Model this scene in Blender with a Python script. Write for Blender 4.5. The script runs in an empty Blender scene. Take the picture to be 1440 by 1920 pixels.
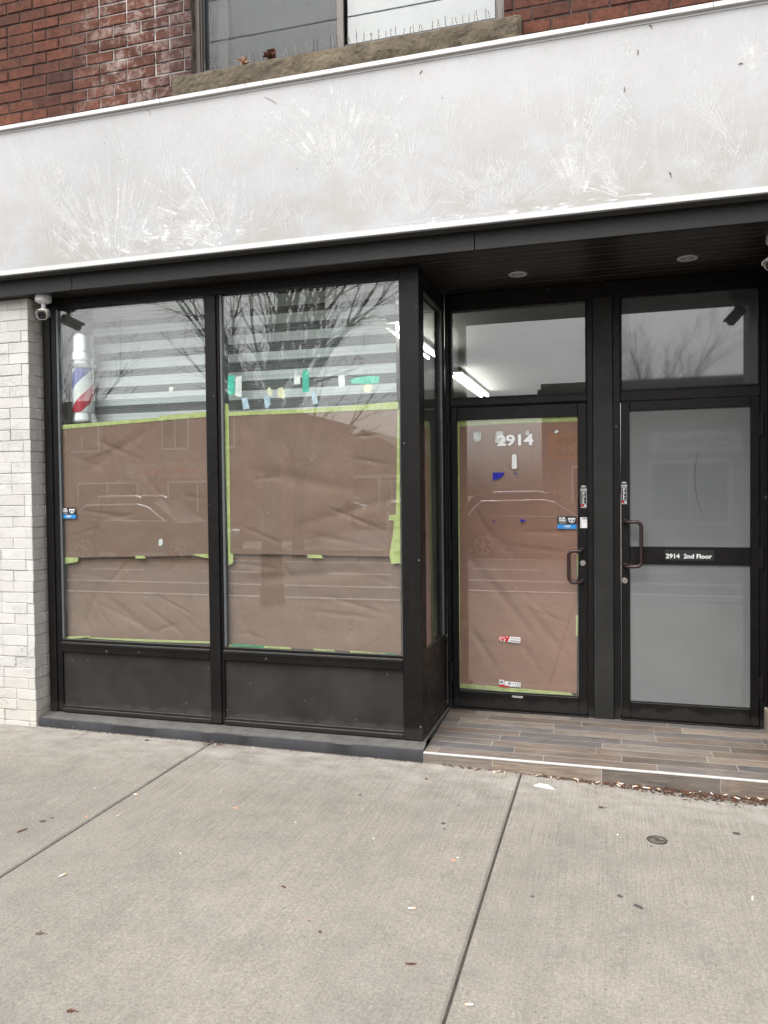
import bpy, math, random
from mathutils import Vector, Matrix, noise
R = math.radians
sc = bpy.context.scene
col = sc.collection

# ------------------------------------------------------------------ camera
CAM = Vector((0.0, -4.45, 1.58))
CR = Vector((0.96001821, 0.2797111, -0.01125771))
CU = Vector((0.0040098, 0.02647086, 0.99964154))
CF = Vector((-0.27990883, 0.95971923, -0.02429092))
FPX = 1453.13
cam = bpy.data.objects.new('camera', bpy.data.cameras.new('camera'))
col.objects.link(cam)
cam.matrix_world = Matrix(((CR.x, CU.x, -CF.x, CAM.x), (CR.y, CU.y, -CF.y, CAM.y), (CR.z, CU.z, -CF.z, CAM.z), (0, 0, 0, 1)))
cam.data.sensor_fit = 'VERTICAL'
cam.data.sensor_height = 36.0
cam.data.lens = 36.0 * FPX / 1920.0
cam.data.clip_start = 0.05
cam.data.clip_end = 2000
sc.camera = cam

# ------------------------------------------------------------------ sky, sun, exposure (overcast)
SUN_EL, SUN_AZ = R(56), R(200)          # azimuth clockwise from +Y: over the street, a little to the left
w = bpy.data.worlds.new('World'); sc.world = w; w.use_nodes = True
nt = w.node_tree; nt.nodes.clear()
sky = nt.nodes.new('ShaderNodeTexSky'); sky.sky_type = 'NISHITA'; sky.sun_disc = False
sky.sun_elevation = SUN_EL; sky.sun_rotation = SUN_AZ
sky.air_density = 1.0; sky.dust_density = 6.0; sky.ozone_density = 1.0
hs = nt.nodes.new('ShaderNodeHueSaturation'); hs.inputs['Saturation'].default_value = 0.14
tc = nt.nodes.new('ShaderNodeTexCoord')
mp = nt.nodes.new('ShaderNodeMapping'); mp.inputs['Scale'].default_value = (1, 1, 3.0)
ns = nt.nodes.new('ShaderNodeTexNoise'); ns.inputs['Scale'].default_value = 2.2; ns.inputs['Detail'].default_value = 5
cr = nt.nodes.new('ShaderNodeMapRange'); cr.inputs[1].default_value = 0.3; cr.inputs[2].default_value = 0.7
cr.inputs[3].default_value = 0.82; cr.inputs[4].default_value = 1.18
vm = nt.nodes.new('ShaderNodeVectorMath'); vm.operation = 'SCALE'
bg = nt.nodes.new('ShaderNodeBackground'); bg.inputs['Strength'].default_value = 0.15
wo = nt.nodes.new('ShaderNodeOutputWorld')
nt.links.new(sky.outputs[0], hs.inputs['Color'])
nt.links.new(tc.outputs['Generated'], mp.inputs[0]); nt.links.new(mp.outputs[0], ns.inputs['Vector'])
nt.links.new(ns.outputs[0], cr.inputs[0])
nt.links.new(hs.outputs[0], vm.inputs[0]); nt.links.new(cr.outputs[0], vm.inputs['Scale'])
nt.links.new(vm.outputs[0], bg.inputs['Color']); nt.links.new(bg.outputs[0], wo.inputs['Surface'])
sun = bpy.data.objects.new('sun', bpy.data.lights.new('sun', 'SUN'))
sun.data.energy = 0.55; sun.data.angle = R(70); sun.data.color = (1.0, 0.97, 0.93)
sd = Vector((math.sin(SUN_AZ) * math.cos(SUN_EL), math.cos(SUN_AZ) * math.cos(SUN_EL), math.sin(SUN_EL)))
sun.rotation_euler = sd.to_track_quat('Z', 'Y').to_euler()
col.objects.link(sun)
sc.view_settings.view_transform = 'Standard'
try: sc.view_settings.look = 'None'
except Exception: pass
sc.view_settings.gamma = 1.0
sc.view_settings.exposure = 1.25
sc.cycles.use_denoising = True
sc.cycles.denoising_prefilter = 'ACCURATE'
sc.cycles.max_bounces = 8
sc.cycles.transparent_max_bounces = 24
sc.cycles.sample_clamp_indirect = 6.0
sc.cycles.caustics_reflective = False

# ------------------------------------------------------------------ helpers
def at(u, v, y=None, z=None, x=None):
    """world point on a plane of the place, found from the camera calibration"""
    r = CF + CR * ((u - 720) / FPX) - CU * ((v - 960) / FPX)
    if y is not None: t = (y - CAM.y) / r.y
    elif z is not None: t = (z - CAM.z) / r.z
    else: t = (x - CAM.x) / r.x
    return CAM + r * t

def gz(x):
    return 0.004 - 0.006 * (x + 1.05) if x < -1.05 else 0.004 - 0.0225 * (x + 1.05)
def atg(u, v):
    p = at(u, v, z=0.0)
    for _ in range(4): p = at(u, v, z=gz(max(-6, min(3, p.x))))
    return p

class MB:
    def __init__(s): s.v = []; s.f = []; s.m = []; s.c = []; s.cur = 0; s.cc = 0.5
    def mesh(s, vs, fs, m=None):
        b = len(s.v); s.v += [tuple(q) for q in vs]; s.c += [s.cc] * len(vs)
        for f in fs: s.f.append([b + i for i in f]); s.m.append(s.cur if m is None else m)
        return s
    def box(s, x0, x1, y0, y1, z0, z1, b=0.0, m=None):
        if b <= 0:
            vs = [(x, y, z) for x in (x0, x1) for y in (y0, y1) for z in (z0, z1)]
            return s.mesh(vs, [(0, 1, 3, 2), (4, 6, 7, 5), (0, 4, 5, 1), (2, 3, 7, 6), (0, 2, 6, 4), (1, 5, 7, 3)], m)
        # chamfered box: 24 vertices
        vs = []; idx = {}
        X = (x0, x1); Y = (y0, y1); Z = (z0, z1)
        for i in (0, 1):
            for j in (0, 1):
                for k in (0, 1):
                    sx, sy, sz = (1 if i == 0 else -1), (1 if j == 0 else -1), (1 if k == 0 else -1)
                    for ax in range(3):
                        p = [X[i] + sx * b, Y[j] + sy * b, Z[k] + sz * b]
                        p[ax] = (X[i], Y[j], Z[k])[ax]
                        idx[(i, j, k, ax)] = len(vs); vs.append(p)
        fs = []
        for a in (0, 1):
            fs.append([idx[(a, 0, 0, 0)], idx[(a, 1, 0, 0)], idx[(a, 1, 1, 0)], idx[(a, 0, 1, 0)]][::(-1 if a == 0 else 1)])
            fs.append([idx[(0, a, 0, 1)], idx[(1, a, 0, 1)], idx[(1, a, 1, 1)], idx[(0, a, 1, 1)]][::(1 if a == 0 else -1)])
            fs.append([idx[(0, 0, a, 2)], idx[(1, 0, a, 2)], idx[(1, 1, a, 2)], idx[(0, 1, a, 2)]][::(-1 if a == 0 else 1)])
        for a in (0, 1):
            for c in (0, 1):
                fs.append([idx[(a, c, 0, 0)], idx[(a, c, 1, 0)], idx[(a, c, 1, 1)], idx[(a, c, 0, 1)]])
                fs.append([idx[(a, 0, c, 0)], idx[(a, 1, c, 0)], idx[(a, 1, c, 2)], idx[(a, 0, c, 2)]])
                fs.append([idx[(0, a, c, 1)], idx[(1, a, c, 1)], idx[(1, a, c, 2)], idx[(0, a, c, 2)]])
        for i in (0, 1):
            for j in (0, 1):
                for k in (0, 1):
                    fs.append([idx[(i, j, k, 0)], idx[(i, j, k, 1)], idx[(i, j, k, 2)]])
        return s.mesh(vs, fs, m)
    def prism(s, pts, h0, h1, plane='xz', m=None):
        """polygon pts in a plane, extruded between h0 and h1 along the remaining axis"""
        def P(a, c, h): return {'xz': (a, h, c), 'xy': (a, c, h), 'yz': (h, a, c)}[plane]
        n = len(pts)
        vs = [P(a, c, h0) for a, c in pts] + [P(a, c, h1) for a, c in pts]
        fs = [list(range(n)), list(range(2 * n - 1, n - 1, -1))] + [(i, i + n, (i + 1) % n + n, (i + 1) % n) for i in range(n)]
        return s.mesh(vs, fs, m)
    def tube(s, pts, rad, n=8, cap=True, m=None):
        pts = [Vector(p) for p in pts]
        if not isinstance(rad, (list, tuple)): rad = [rad] * len(pts)
        vs = []; fs = []; a = None
        for i, p in enumerate(pts):
            d = (pts[min(i + 1, len(pts) - 1)] - pts[max(i - 1, 0)])
            if d.length < 1e-9: d = Vector((0, 0, 1))
            d.normalize()
            if a is None:
                a = d.orthogonal().normalized()
            else:
                a = (a - d * a.dot(d)); a = a.normalized() if a.length > 1e-6 else d.orthogonal().normalized()
            bb = d.cross(a)
            for k in range(n):
                t = 2 * math.pi * k / n
                vs.append(p + (a * math.cos(t) + bb * math.sin(t)) * rad[i])
        for i in range(len(pts) - 1):
            for k in range(n):
                fs.append((i * n + k, i * n + (k + 1) % n, (i + 1) * n + (k + 1) % n, (i + 1) * n + k))
        if cap:
            fs.append(list(range(n))[::-1]); fs.append([(len(pts) - 1) * n + k for k in range(n)])
        return s.mesh(vs, fs, m)
    def lathe(s, prof, c=(0, 0, 0), n=32, M=None, m=None):
        """profile of (radius, height) turned about z; M moves it"""
        vs = []; fs = []
        for (r, h) in prof:
            for k in range(n):
                t = 2 * math.pi * k / n
                p = Vector((r * math.cos(t), r * math.sin(t), h))
                if M is not None: p = M @ p
                vs.append(p + Vector(c))
        for i in range(len(prof) - 1):
            for k in range(n):
                fs.append((i * n + k, i * n + (k + 1) % n, (i + 1) * n + (k + 1) % n, (i + 1) * n + k))
        fs.append(list(range(n))[::-1]); fs.append([(len(prof) - 1) * n + k for k in range(n)])
        return s.mesh(vs, fs, m)
    def text(s, txt, x, y, z, size, bold=0.0, width=None, ext=0.0003, m=None, align='LEFT', sx=1.0, flip=False):
        """lettering on the xz plane at depth y (facing -y)"""
        cu = bpy.data.curves.new('txt', 'FONT'); cu.body = txt; cu.size = size; cu.offset = bold; cu.extrude = ext
        cu.align_x = align; cu.resolution_u = 3
        o = bpy.data.objects.new('txt', cu); col.objects.link(o)
        dg = bpy.context.evaluated_depsgraph_get()
        me = bpy.data.meshes.new_from_object(o.evaluated_get(dg))
        bpy.data.objects.remove(o)
        if width:
            xs = [q.co.x for q in me.vertices]; sx = width / max(1e-6, max(xs) - min(xs)); off = min(xs)
        else: off = 0
        sg = -1 if flip else 1
        s.mesh([(x + (q.co.x - off) * sx * sg, y - q.co.z * sg, z + q.co.y) for q in me.vertices], [list(p.vertices) for p in me.polygons], m)
        bpy.data.meshes.remove(me)
        return s
    def build(s, name, mats, parent=None, smooth=False, world=True, seam=None):
        me = bpy.data.meshes.new(name); me.from_pydata(s.v, [], s.f); me.validate(); me.update()
        if not isinstance(mats, (list, tuple)): mats = [mats]
        for q in mats: me.materials.append(q)
        if len(me.polygons) == len(s.m): me.polygons.foreach_set('material_index', s.m)
        if smooth:
            me.polygons.foreach_set('use_smooth', [True] * len(me.polygons))
            try: me.set_sharp_from_angle(angle=R(smooth if smooth is not True else 35))
            except Exception: pass
        ca = me.attributes.new('tone', 'FLOAT', 'POINT'); ca.data.foreach_set('value', s.c)
        o = bpy.data.objects.new(name, me); col.objects.link(o)
        if parent is not None:
            o.parent = parent
            if world:
                g = parent.location.copy() if parent.parent is None else Vector((0, 0, 0))
                # child meshes are written in world coordinates
                o.matrix_parent_inverse = Matrix.Translation(-g)
        return o

def tag(o, label=None, cat=None, group=None, kind=None):
    if label: o['label'] = label
    if cat: o['category'] = cat
    if group: o['group'] = group
    if kind: o['kind'] = kind
    return o
def thing(name, loc, label, cat, group=None, rz=0.0):
    o = bpy.data.objects.new(name, None); o.empty_display_size = 0.1; col.objects.link(o)
    o.location = loc; o.rotation_euler = (0, 0, rz)
    return tag(o, label, cat, group)
def copy_tree(o, parent=None):
    c = o.copy(); col.objects.link(c)
    if parent is not None: c.parent = parent; c.matrix_parent_inverse = o.matrix_parent_inverse.copy()
    for ch in [q for q in bpy.data.objects if q.parent == o]: copy_tree(ch, c)
    return c

# ------------------------------------------------------------------ materials
ALBEDO = {'broom_finished_concrete': 0.735, 'weathered_white_sign_face': 0.6, 'dried_adhesive': 0.8, 'white_metal_trim': 0.66,
          'white_painted_brick': 0.66, 'red_brick': 0.72, 'old_mortar': 0.72, 'rock_faced_sandstone': 0.6, 'brown_kraft_paper': 0.71, 'reddish_kraft_paper': 0.77,
          'lime_painters_tape': 0.75, 'dark_green_tape': 0.7, 'teal_tape': 0.8, 'white_vinyl': 0.8, 'frosted_film_glass': 0.62, 'grey_film_transom_glass': 0.5,
          'black_anodised_frame': 0.5, 'black_painted_metal': 0.5, 'charcoal_panel': 0.6, 'charcoal_pillar_cladding': 0.52, 'painted_concrete_ledge': 0.75,
          'dusty_dark_fascia': 0.3, 'wood_look_tile': 1.15, 'dark_brown_soffit': 0.7, 'white_tissue': 0.8, 'cigarette_paper': 0.8}
class N:
    def __init__(s, name):
        s.mat = bpy.data.materials.new(name); s.mat.use_nodes = True
        s.t = s.mat.node_tree; s.t.nodes.clear()
        s.out = s.t.nodes.new('ShaderNodeOutputMaterial')
        s.tc = s.t.nodes.new('ShaderNodeTexCoord')
    def n(s, typ, **kw):
        q = s.t.nodes.new('ShaderNode' + typ)
        for k, v in kw.items(): setattr(q, k, v)
        return q
    def l(s, a, b): s.t.links.new(a, b)
    def coord(s, scale=(1, 1, 1), rot=(0, 0, 0), loc=(0, 0, 0)):
        m = s.n('Mapping'); m.inputs['Scale'].default_value = scale; m.inputs['Rotation'].default_value = rot; m.inputs['Location'].default_value = loc
        s.l(s.tc.outputs['Object'], m.inputs[0]); return m.outputs[0]
    def noise(s, scale, detail=4, rough=0.55, vec=None, dist=0.0):
        q = s.n('TexNoise'); q.inputs['Scale'].default_value = scale; q.inputs['Detail'].default_value = detail
        q.inputs['Roughness'].default_value = rough; q.inputs['Distortion'].default_value = dist
        s.l(vec if vec is not None else s.coord(), q.inputs['Vector']); return q.outputs[0]
    def vor(s, scale, vec=None, feature='F1', rnd=1.0):
        q = s.n('TexVoronoi'); q.feature = feature; q.inputs['Scale'].default_value = scale; q.inputs['Randomness'].default_value = rnd
        s.l(vec if vec is not None else s.coord(), q.inputs['Vector']); return q
    def ramp(s, val, a, b, lo=0.0, hi=1.0, smooth=False):
        q = s.n('MapRange'); q.inputs[1].default_value = a; q.inputs[2].default_value = b; q.inputs[3].default_value = lo; q.inputs[4].default_value = hi
        if smooth: q.interpolation_type = 'SMOOTHSTEP'
        s.l(val, q.inputs[0]); return q.outputs[0]
    def math(s, op, a, b=None, c=None):
        q = s.n('Math', operation=op)
        for i, x in enumerate((a, b, c)):
            if x is None: continue
            if isinstance(x, (int, float)): q.inputs[i].default_value = x
            else: s.l(x, q.inputs[i])
        return q.outputs[0]
    def mix(s, fac, a, b, mode='MIX'):
        q = s.n('Mix', data_type='RGBA', blend_type=mode)
        for sock, x in ((q.inputs[0], fac), (q.inputs[6], a), (q.inputs[7], b)):
            if isinstance(x, (int, float)): sock.default_value = x
            elif isinstance(x, tuple): sock.default_value = x if len(x) == 4 else (*x, 1)
            else: s.l(x, sock)
        return q.outputs[2]
    def attr(s, name='tone'):
        q = s.n('Attribute'); q.attribute_name = name; return q.outputs['Fac']
    def specks(s, scale, size, keep, vec=None):
        """sparse irregular specks"""
        v = s.vor(scale, vec)
        sep = s.n('SeparateColor'); s.l(v.outputs['Color'], sep.inputs[0])
        k = s.math('GREATER_THAN', sep.outputs[0], 1 - keep)
        sz = s.math('MULTIPLY', sep.outputs[1], size)
        near = s.math('LESS_THAN', v.outputs['Distance'], sz)
        return s.math('MULTIPLY', k, near)
    def bump(s, h, strength=0.3, dist=0.01, nrm=None):
        q = s.n('Bump'); q.inputs['Strength'].default_value = strength; q.inputs['Distance'].default_value = dist
        s.l(h, q.inputs['Height'])
        if nrm is not None: s.l(nrm, q.inputs['Normal'])
        return q.outputs[0]
    def bsdf(s, colr, rough=0.6, metal=0.0, nrm=None, spec=0.5, coat=0.0, **kw):
        k = ALBEDO.get(s.mat.name, 1.0)      # overall albedo trim of this material
        if k != 1.0: colr = s.mix(1.0, colr, (k, k, k), 'MULTIPLY')
        q = s.n('BsdfPrincipled')
        for key, x in (('Base Color', colr), ('Roughness', rough), ('Metallic', metal), ('Specular IOR Level', spec), ('Coat Weight', coat)):
            if isinstance(x, (int, float)): q.inputs[key].default_value = x
            elif isinstance(x, tuple): q.inputs[key].default_value = (*x, 1)
            else: s.l(x, q.inputs[key])
        for k, x in kw.items():
            key = k.replace('_', ' ')
            if isinstance(x, tuple): q.inputs[key].default_value = (*x, 1)
            elif isinstance(x, (int, float)): q.inputs[key].default_value = x
            else: s.l(x, q.inputs[key])
        if nrm is not None: s.l(nrm, q.inputs['Normal'])
        s.l(q.outputs[0], s.out.inputs[0]); s.b = q
        return s.mat

def mul(c, k): return tuple(x * k for x in c)
def basic(name, c, rough=0.6, metal=0.0, var=0.12, scale=9.0, bump=0.1, spec=0.5):
    n = N(name)
    f = n.noise(scale, 5, 0.6)
    c2 = n.mix(n.ramp(f, 0.3, 0.7), mul(c, 1 - var), tuple(min(1, x) for x in mul(c, 1 + var)))
    return n.bsdf(c2, rough, metal, n.bump(n.noise(scale * 6, 3), bump, 0.002), spec)

def m_black(name, c=(0.0095, 0.0085, 0.0082), rough=0.42, dust=0.9, settle=0.0, footdust=1.0):
    n = N(name)
    f = n.noise(3.5, 5, 0.6)
    base = n.mix(n.ramp(f, 0.35, 0.7), mul(c, 0.75), mul(c, 1.3))
    streak = n.noise(14, 4, 0.6, n.coord((1, 1, 0.12)))
    base = n.mix(n.math('MULTIPLY', n.ramp(streak, 0.58, 0.8), 0.2), base, (0.06, 0.056, 0.052))
    sp = n.specks(24, 0.16, 0.10 * dust)
    base = n.mix(n.math('MULTIPLY', sp, 0.5), base, (0.35, 0.34, 0.33))
    if settle:      # pale street dust: thrown up along the foot and lying on what faces up
        sx = n.n('SeparateXYZ'); n.l(n.tc.outputs['Object'], sx.inputs[0])
        ge = n.n('NewGeometry'); sn = n.n('SeparateXYZ'); n.l(ge.outputs['Normal'], sn.inputs[0])
        foot = n.math('MULTIPLY', n.ramp(n.math('ADD', sx.outputs[2], n.ramp(n.noise(9, 5, 0.7), 0.3, 0.7, -0.03, 0.03)), 0.155, 0.185, 1.0, 0.0), 0.3 * footdust)
        up_ = n.math('MULTIPLY', n.ramp(sn.outputs[2], 0.5, 0.9), n.ramp(n.noise(14, 5, 0.7), 0.25, 0.6, 0.45, 1.0))
        base = n.mix(n.math('MULTIPLY', n.math('MAXIMUM', foot, up_), settle), base, (0.24, 0.225, 0.20))
    sc_ = n.noise(1.0, 4, 0.7, n.coord((70, 70, 5), rot=(0, R(20), 0)))
    base = n.mix(n.math('MULTIPLY', n.ramp(sc_, 0.66, 0.72), 0.18), base, (0.22, 0.21, 0.2))
    rg = n.ramp(n.noise(20, 4), 0.3, 0.7, rough - 0.08, rough + 0.12)
    return n.bsdf(base, rg, 0.0, n.bump(n.noise(60, 2), 0.04, 0.002), 0.22)
BLACK = m_black('black_anodised_frame', settle=0.35)
BLACK2 = m_black('black_painted_metal', (0.015, 0.0125, 0.0118), 0.5)
PANEL = m_black('charcoal_panel', (0.040, 0.037, 0.0355), 0.5, 1.2, 0.5)
PILLAR = m_black('charcoal_pillar_cladding', (0.040, 0.040, 0.039), 0.5, 0.5)
LEDGE = m_black('painted_concrete_ledge', (0.045, 0.046, 0.050), 0.62, 3.0, 0.5, 0.0)

def m_concrete():
    n = N('broom_finished_concrete')
    big = n.noise(0.9, 5, 0.6); mid = n.noise(7, 6, 0.65); fine = n.noise(170, 3, 0.7); grit = n.noise(420, 2, 0.6)
    c = n.mix(n.ramp(big, 0.3, 0.72), (0.350, 0.326, 0.288), (0.455, 0.424, 0.375))
    c = n.mix(n.ramp(n.noise(4.2, 6, 0.75, n.coord((1, .6, 1), loc=(2, 9, 0))), 0.50, 0.66, 0.0, 0.30), c, (0.26, 0.24, 0.215))
    c = n.mix(n.math('MULTIPLY', n.ramp(mid, 0.45, 0.78), 0.35), c, (0.54, 0.51, 0.46))
    c = n.mix(n.math('MULTIPLY', n.ramp(n.noise(2.6, 5, 0.7, n.coord(loc=(7, 3, 0))), 0.52, 0.75), 0.34), c, (0.28, 0.26, 0.235))
    c = n.mix(n.ramp(fine, 0.36, 0.64), n.mix(1.0, c, (0.66, 0.65, 0.64), 'MULTIPLY'), n.mix(1.0, c, (1.14, 1.14, 1.13), 'MULTIPLY'))
    c = n.mix(n.ramp(n.noise(85, 4, 0.78), 0.44, 0.62, 0.0, 0.9), c, n.mix(1.0, c, (0.74, 0.73, 0.72), 'MULTIPLY'))
    # broom strokes run out from the building, strongest next to it
    br = n.noise(1.0, 4, 0.7, n.coord((150, 3.0, 1)))
    sepx = n.n('SeparateXYZ'); n.l(n.tc.outputs['Object'], sepx.inputs[0])
    near = n.ramp(sepx.outputs[1], -1.9, -0.15, 0.30, 1.0)
    brs = n.math('MULTIPLY', n.ramp(br, 0.40, 0.62, 0.0, 0.85), near)
    c = n.mix(brs, c, n.mix(1.0, c, (0.66, 0.65, 0.63), 'MULTIPLY'))
    # pale sand scoured edge beside the step
    edge = n.math('MULTIPLY', n.ramp(sepx.outputs[1], -0.75, -0.12), n.ramp(n.noise(5, 4, 0.6, n.coord((1, 2, 1))), 0.35, 0.75))
    c = n.mix(n.math('MULTIPLY', edge, 0.6), c, (0.60, 0.57, 0.52))
    c = n.mix(1.0, c, n.mix(n.attr(), (0.92, 0.91, 0.90), (1.05, 1.05, 1.05)), 'MULTIPLY')     # each pour has its own tone
    c = n.mix(n.ramp(n.noise(1.4, 6, 0.75, n.coord((1, 1, 1), loc=(11, 4, 0))), 0.54, 0.64, 0.0, 0.22), c, (0.22, 0.205, 0.185))
    dk = n.specks(16, 0.10, 0.22); c = n.mix(n.math('MULTIPLY', dk, 0.6), c, (0.10, 0.092, 0.085))
    dk2 = n.specks(62, 0.30, 0.26); c = n.mix(n.math('MULTIPLY', dk2, 0.45), c, (0.12, 0.11, 0.10))
    lt = n.specks(45, 0.2, 0.10, n.coord(loc=(3, 5, 0))); c = n.mix(n.math('MULTIPLY', lt, 0.5), c, (0.55, 0.53, 0.48))
    h = n.math('ADD', n.math('MULTIPLY', fine, 0.6), n.math('ADD', n.math('MULTIPLY', grit, 0.5), n.math('MULTIPLY', br, near)))
    return n.bsdf(c, 0.9, 0.0, n.bump(h, 0.55, 0.004), 0.25)
CONC = m_concrete()
ASPH = basic('worn_asphalt', (0.085, 0.085, 0.085), 0.9, 0, 0.25, 3, 0.5)
KERB = basic('kerb_concrete', (0.33, 0.32, 0.3), 0.9, 0, 0.15, 4, 0.4)
PAINTW = basic('road_marking_paint', (0.72, 0.72, 0.7), 0.7, 0, 0.1, 8, 0.2)
DIRT = basic('joint_dirt', (0.045, 0.038, 0.032), 0.95, 0, 0.4, 30, 0.6)

def m_brick(name):
    n = N(name)
    t = n.attr()
    c = n.mix(n.ramp(t, 0.0, 1.0), (0.080, 0.031, 0.022), (0.180, 0.066, 0.040))
    dark = n.ramp(t, 0.0, 0.16, 1.0, 0.0); c = n.mix(n.math('MULTIPLY', dark, 0.75), c, (0.05, 0.028, 0.028))
    f = n.noise(15, 7, 0.75); c = n.mix(n.ramp(f, 0.40, 0.66, 0.0, 0.9), c, n.mix(1.0, c, (0.36, 0.36, 0.40), 'MULTIPLY'))
    c = n.mix(n.ramp(n.noise(2.2, 3), 0.4, 0.65, 0.0, 0.4), c, n.mix(1.0, c, (1.5, 1.35, 1.2), 'MULTIPLY'))
    g = n.noise(90, 4, 0.7); c = n.mix(n.ramp(g, 0.55, 0.8, 0.0, 0.4), c, (0.24, 0.12, 0.09))
    pit = n.specks(120, 0.22, 0.25); c = n.mix(n.math('MULTIPLY', pit, 0.7), c, (0.03, 0.015, 0.012))
    # pale salt bloom beside the window, and soot around it
    sx = n.n('SeparateXYZ'); n.l(n.tc.outputs['Object'], sx.inputs[0])
    d = n.math('ABSOLUTE', n.math('SUBTRACT', sx.outputs[0], -2.95))
    zone = n.ramp(d, 0.12, 0.55, 1.0, 0.0)
    eff = n.math('MULTIPLY', zone, n.ramp(n.noise(9, 6, 0.75), 0.48, 0.62))
    c = n.mix(n.math('MULTIPLY', n.ramp(sx.outputs[0], -2.95, -2.6, 0.0, 0.55), n.ramp(sx.outputs[0], -2.3, -2.2, 1.0, 0.0)), c, (0.055, 0.035, 0.038))
    c = n.mix(n.math('MULTIPLY', eff, 0.42), c, (0.66, 0.58, 0.53))
    h = n.math('ADD', n.noise(45, 5, 0.7), n.math('MULTIPLY', n.noise(160, 3), 0.5))
    return n.bsdf(c, 0.9, 0.0, n.bump(h, 0.8, 0.006), 0.25)
BRICK = m_brick('red_brick')
def m_mortar():
    n = N('old_mortar')
    sx = n.n('SeparateXYZ'); n.l(n.tc.outputs['Object'], sx.inputs[0])
    zone = n.ramp(n.math('ABSOLUTE', n.math('SUBTRACT', sx.outputs[0], -2.95)), 0.12, 0.5, 1.0, 0.0)
    f = n.noise(16, 5, 0.7)
    c = n.mix(n.ramp(f, 0.3, 0.7), (0.05, 0.034, 0.030), (0.13, 0.095, 0.08))
    c = n.mix(n.math('MULTIPLY', zone, n.ramp(n.noise(7, 4), 0.38, 0.55)), c, (0.60, 0.55, 0.52))
    return n.bsdf(c, 0.95, 0.0, n.bump(n.noise(120, 4), 0.7, 0.004), 0.2)
MORTAR = m_mortar()
def m_whitebrick():
    n = N('white_painted_brick')
    t = n.attr()
    c = n.mix(n.ramp(t, 0, 1), (0.70, 0.685, 0.65), (0.79, 0.775, 0.745))
    sx = n.n('SeparateXYZ'); n.l(n.tc.outputs['Object'], sx.inputs[0])
    low = n.math('MULTIPLY', n.ramp(sx.outputs[2], 0.05, 0.5, 1.0, 0.0), n.ramp(n.noise(7, 5), 0.3, 0.6))
    c = n.mix(n.math('MULTIPLY', low, 0.6), c, (0.72, 0.68, 0.57))
    crk = n.vor(26, n.coord((1, 1, 1.6)), 'DISTANCE_TO_EDGE')
    cm = n.math('MULTIPLY', n.ramp(crk.outputs[0], 0.0, 0.02, 1.0, 0.0), n.ramp(n.noise(6, 3), 0.52, 0.62))
    c = n.mix(n.math('MULTIPLY', cm, 0.6), c, (0.16, 0.14, 0.12))
    sp = n.specks(40, 0.16, 0.07); c = n.mix(n.math('MULTIPLY', sp, 0.7), c, (0.10, 0.09, 0.08))
    c = n.mix(n.ramp(n.noise(14, 5, 0.7), 0.55, 0.85, 0.0, 0.22), c, (0.5, 0.48, 0.45))
    h = n.math('ADD', n.math('MULTIPLY', n.noise(38, 5, 0.72), n.ramp(n.noise(4, 3), 0.42, 0.6, 0.2, 1.0)), n.math('MULTIPLY', cm, -0.6))
    return n.bsdf(c, 0.72, 0.0, n.bump(h, 0.8, 0.008), 0.35)
WBRICK = m_whitebrick()
WMORTAR = basic('painted_mortar_crack', (0.46, 0.44, 0.41), 0.95, 0, 0.5, 25, 0.5)

def m_sign():
    n = N('weathered_white_sign_face')
    sx = n.n('SeparateXYZ'); n.l(n.tc.outputs['Object'], sx.inputs[0])
    c = n.mix(n.ramp(n.noise(1.6, 5, 0.6), 0.3, 0.7), (0.555, 0.560, 0.572), (0.645, 0.65, 0.664))
    beige = n.math('MULTIPLY', n.ramp(sx.outputs[2], 3.1, 3.75, 1.0, 0.15), n.ramp(n.noise(2.3, 7, 0.7, n.coord((1, 1, 1.4), loc=(2, 0, 1))), 0.42, 0.56))
    c = n.mix(n.math('MULTIPLY', beige, 0.8), c, (0.50, 0.48, 0.44))
    f = n.noise(60, 4, 0.7); c = n.mix(n.ramp(f, 0.45, 0.8, 0.0, 0.28), c, (0.68, 0.68, 0.69))
    smear = n.noise(5, 5, 0.7, n.coord((3.0, 1, 0.5), rot=(0, R(12), 0)))
    c = n.mix(n.ramp(smear, 0.56, 0.74, 0.0, 0.35), c, (0.70, 0.70, 0.72))
    top = n.ramp(sx.outputs[2], 3.80, 3.93); c = n.mix(n.math('MULTIPLY', top, n.ramp(n.noise(9, 4, 0.6, n.coord((1, 1, 0.2))), 0.4, 0.75, 0.0, 0.3)), c, (0.40, 0.385, 0.37))
    dk = n.specks(34, 0.15, 0.22); c = n.mix(n.math('MULTIPLY', dk, 0.85), c, (0.14, 0.115, 0.105))
    dk2 = n.specks(14, 0.085, 0.16, n.coord((1, 1, 0.6), loc=(1, 0, 4))); c = n.mix(n.math('MULTIPLY', dk2, 0.9), c, (0.10, 0.075, 0.065))
    return n.bsdf(c, 0.5, 0.0, n.bump(n.noise(30, 4), 0.05, 0.002), 0.4)
SIGN = m_sign()
def m_residue():
    n = N('dried_adhesive')
    t = n.attr()
    a = n.ramp(n.noise(26, 5, 0.75), 0.36, 0.52)
    gaps = n.ramp(n.noise(11, 3, 0.6, n.coord((1, 1, 1), loc=(5, 0, 2))), 0.36, 0.55)
    al = n.math('MULTIPLY', n.math('MULTIPLY', a, n.math('ADD', n.math('MULTIPLY', gaps, 0.8), 0.2)), t)
    n.bsdf((0.86, 0.86, 0.855), 0.8, 0.0, None, 0.2)
    n.l(al, n.b.inputs['Alpha'])
    return n.mat
RESID = m_residue()
WTRIM = basic('white_metal_trim', (0.74, 0.74, 0.74), 0.4, 0.0, 0.06, 6, 0.05)

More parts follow.
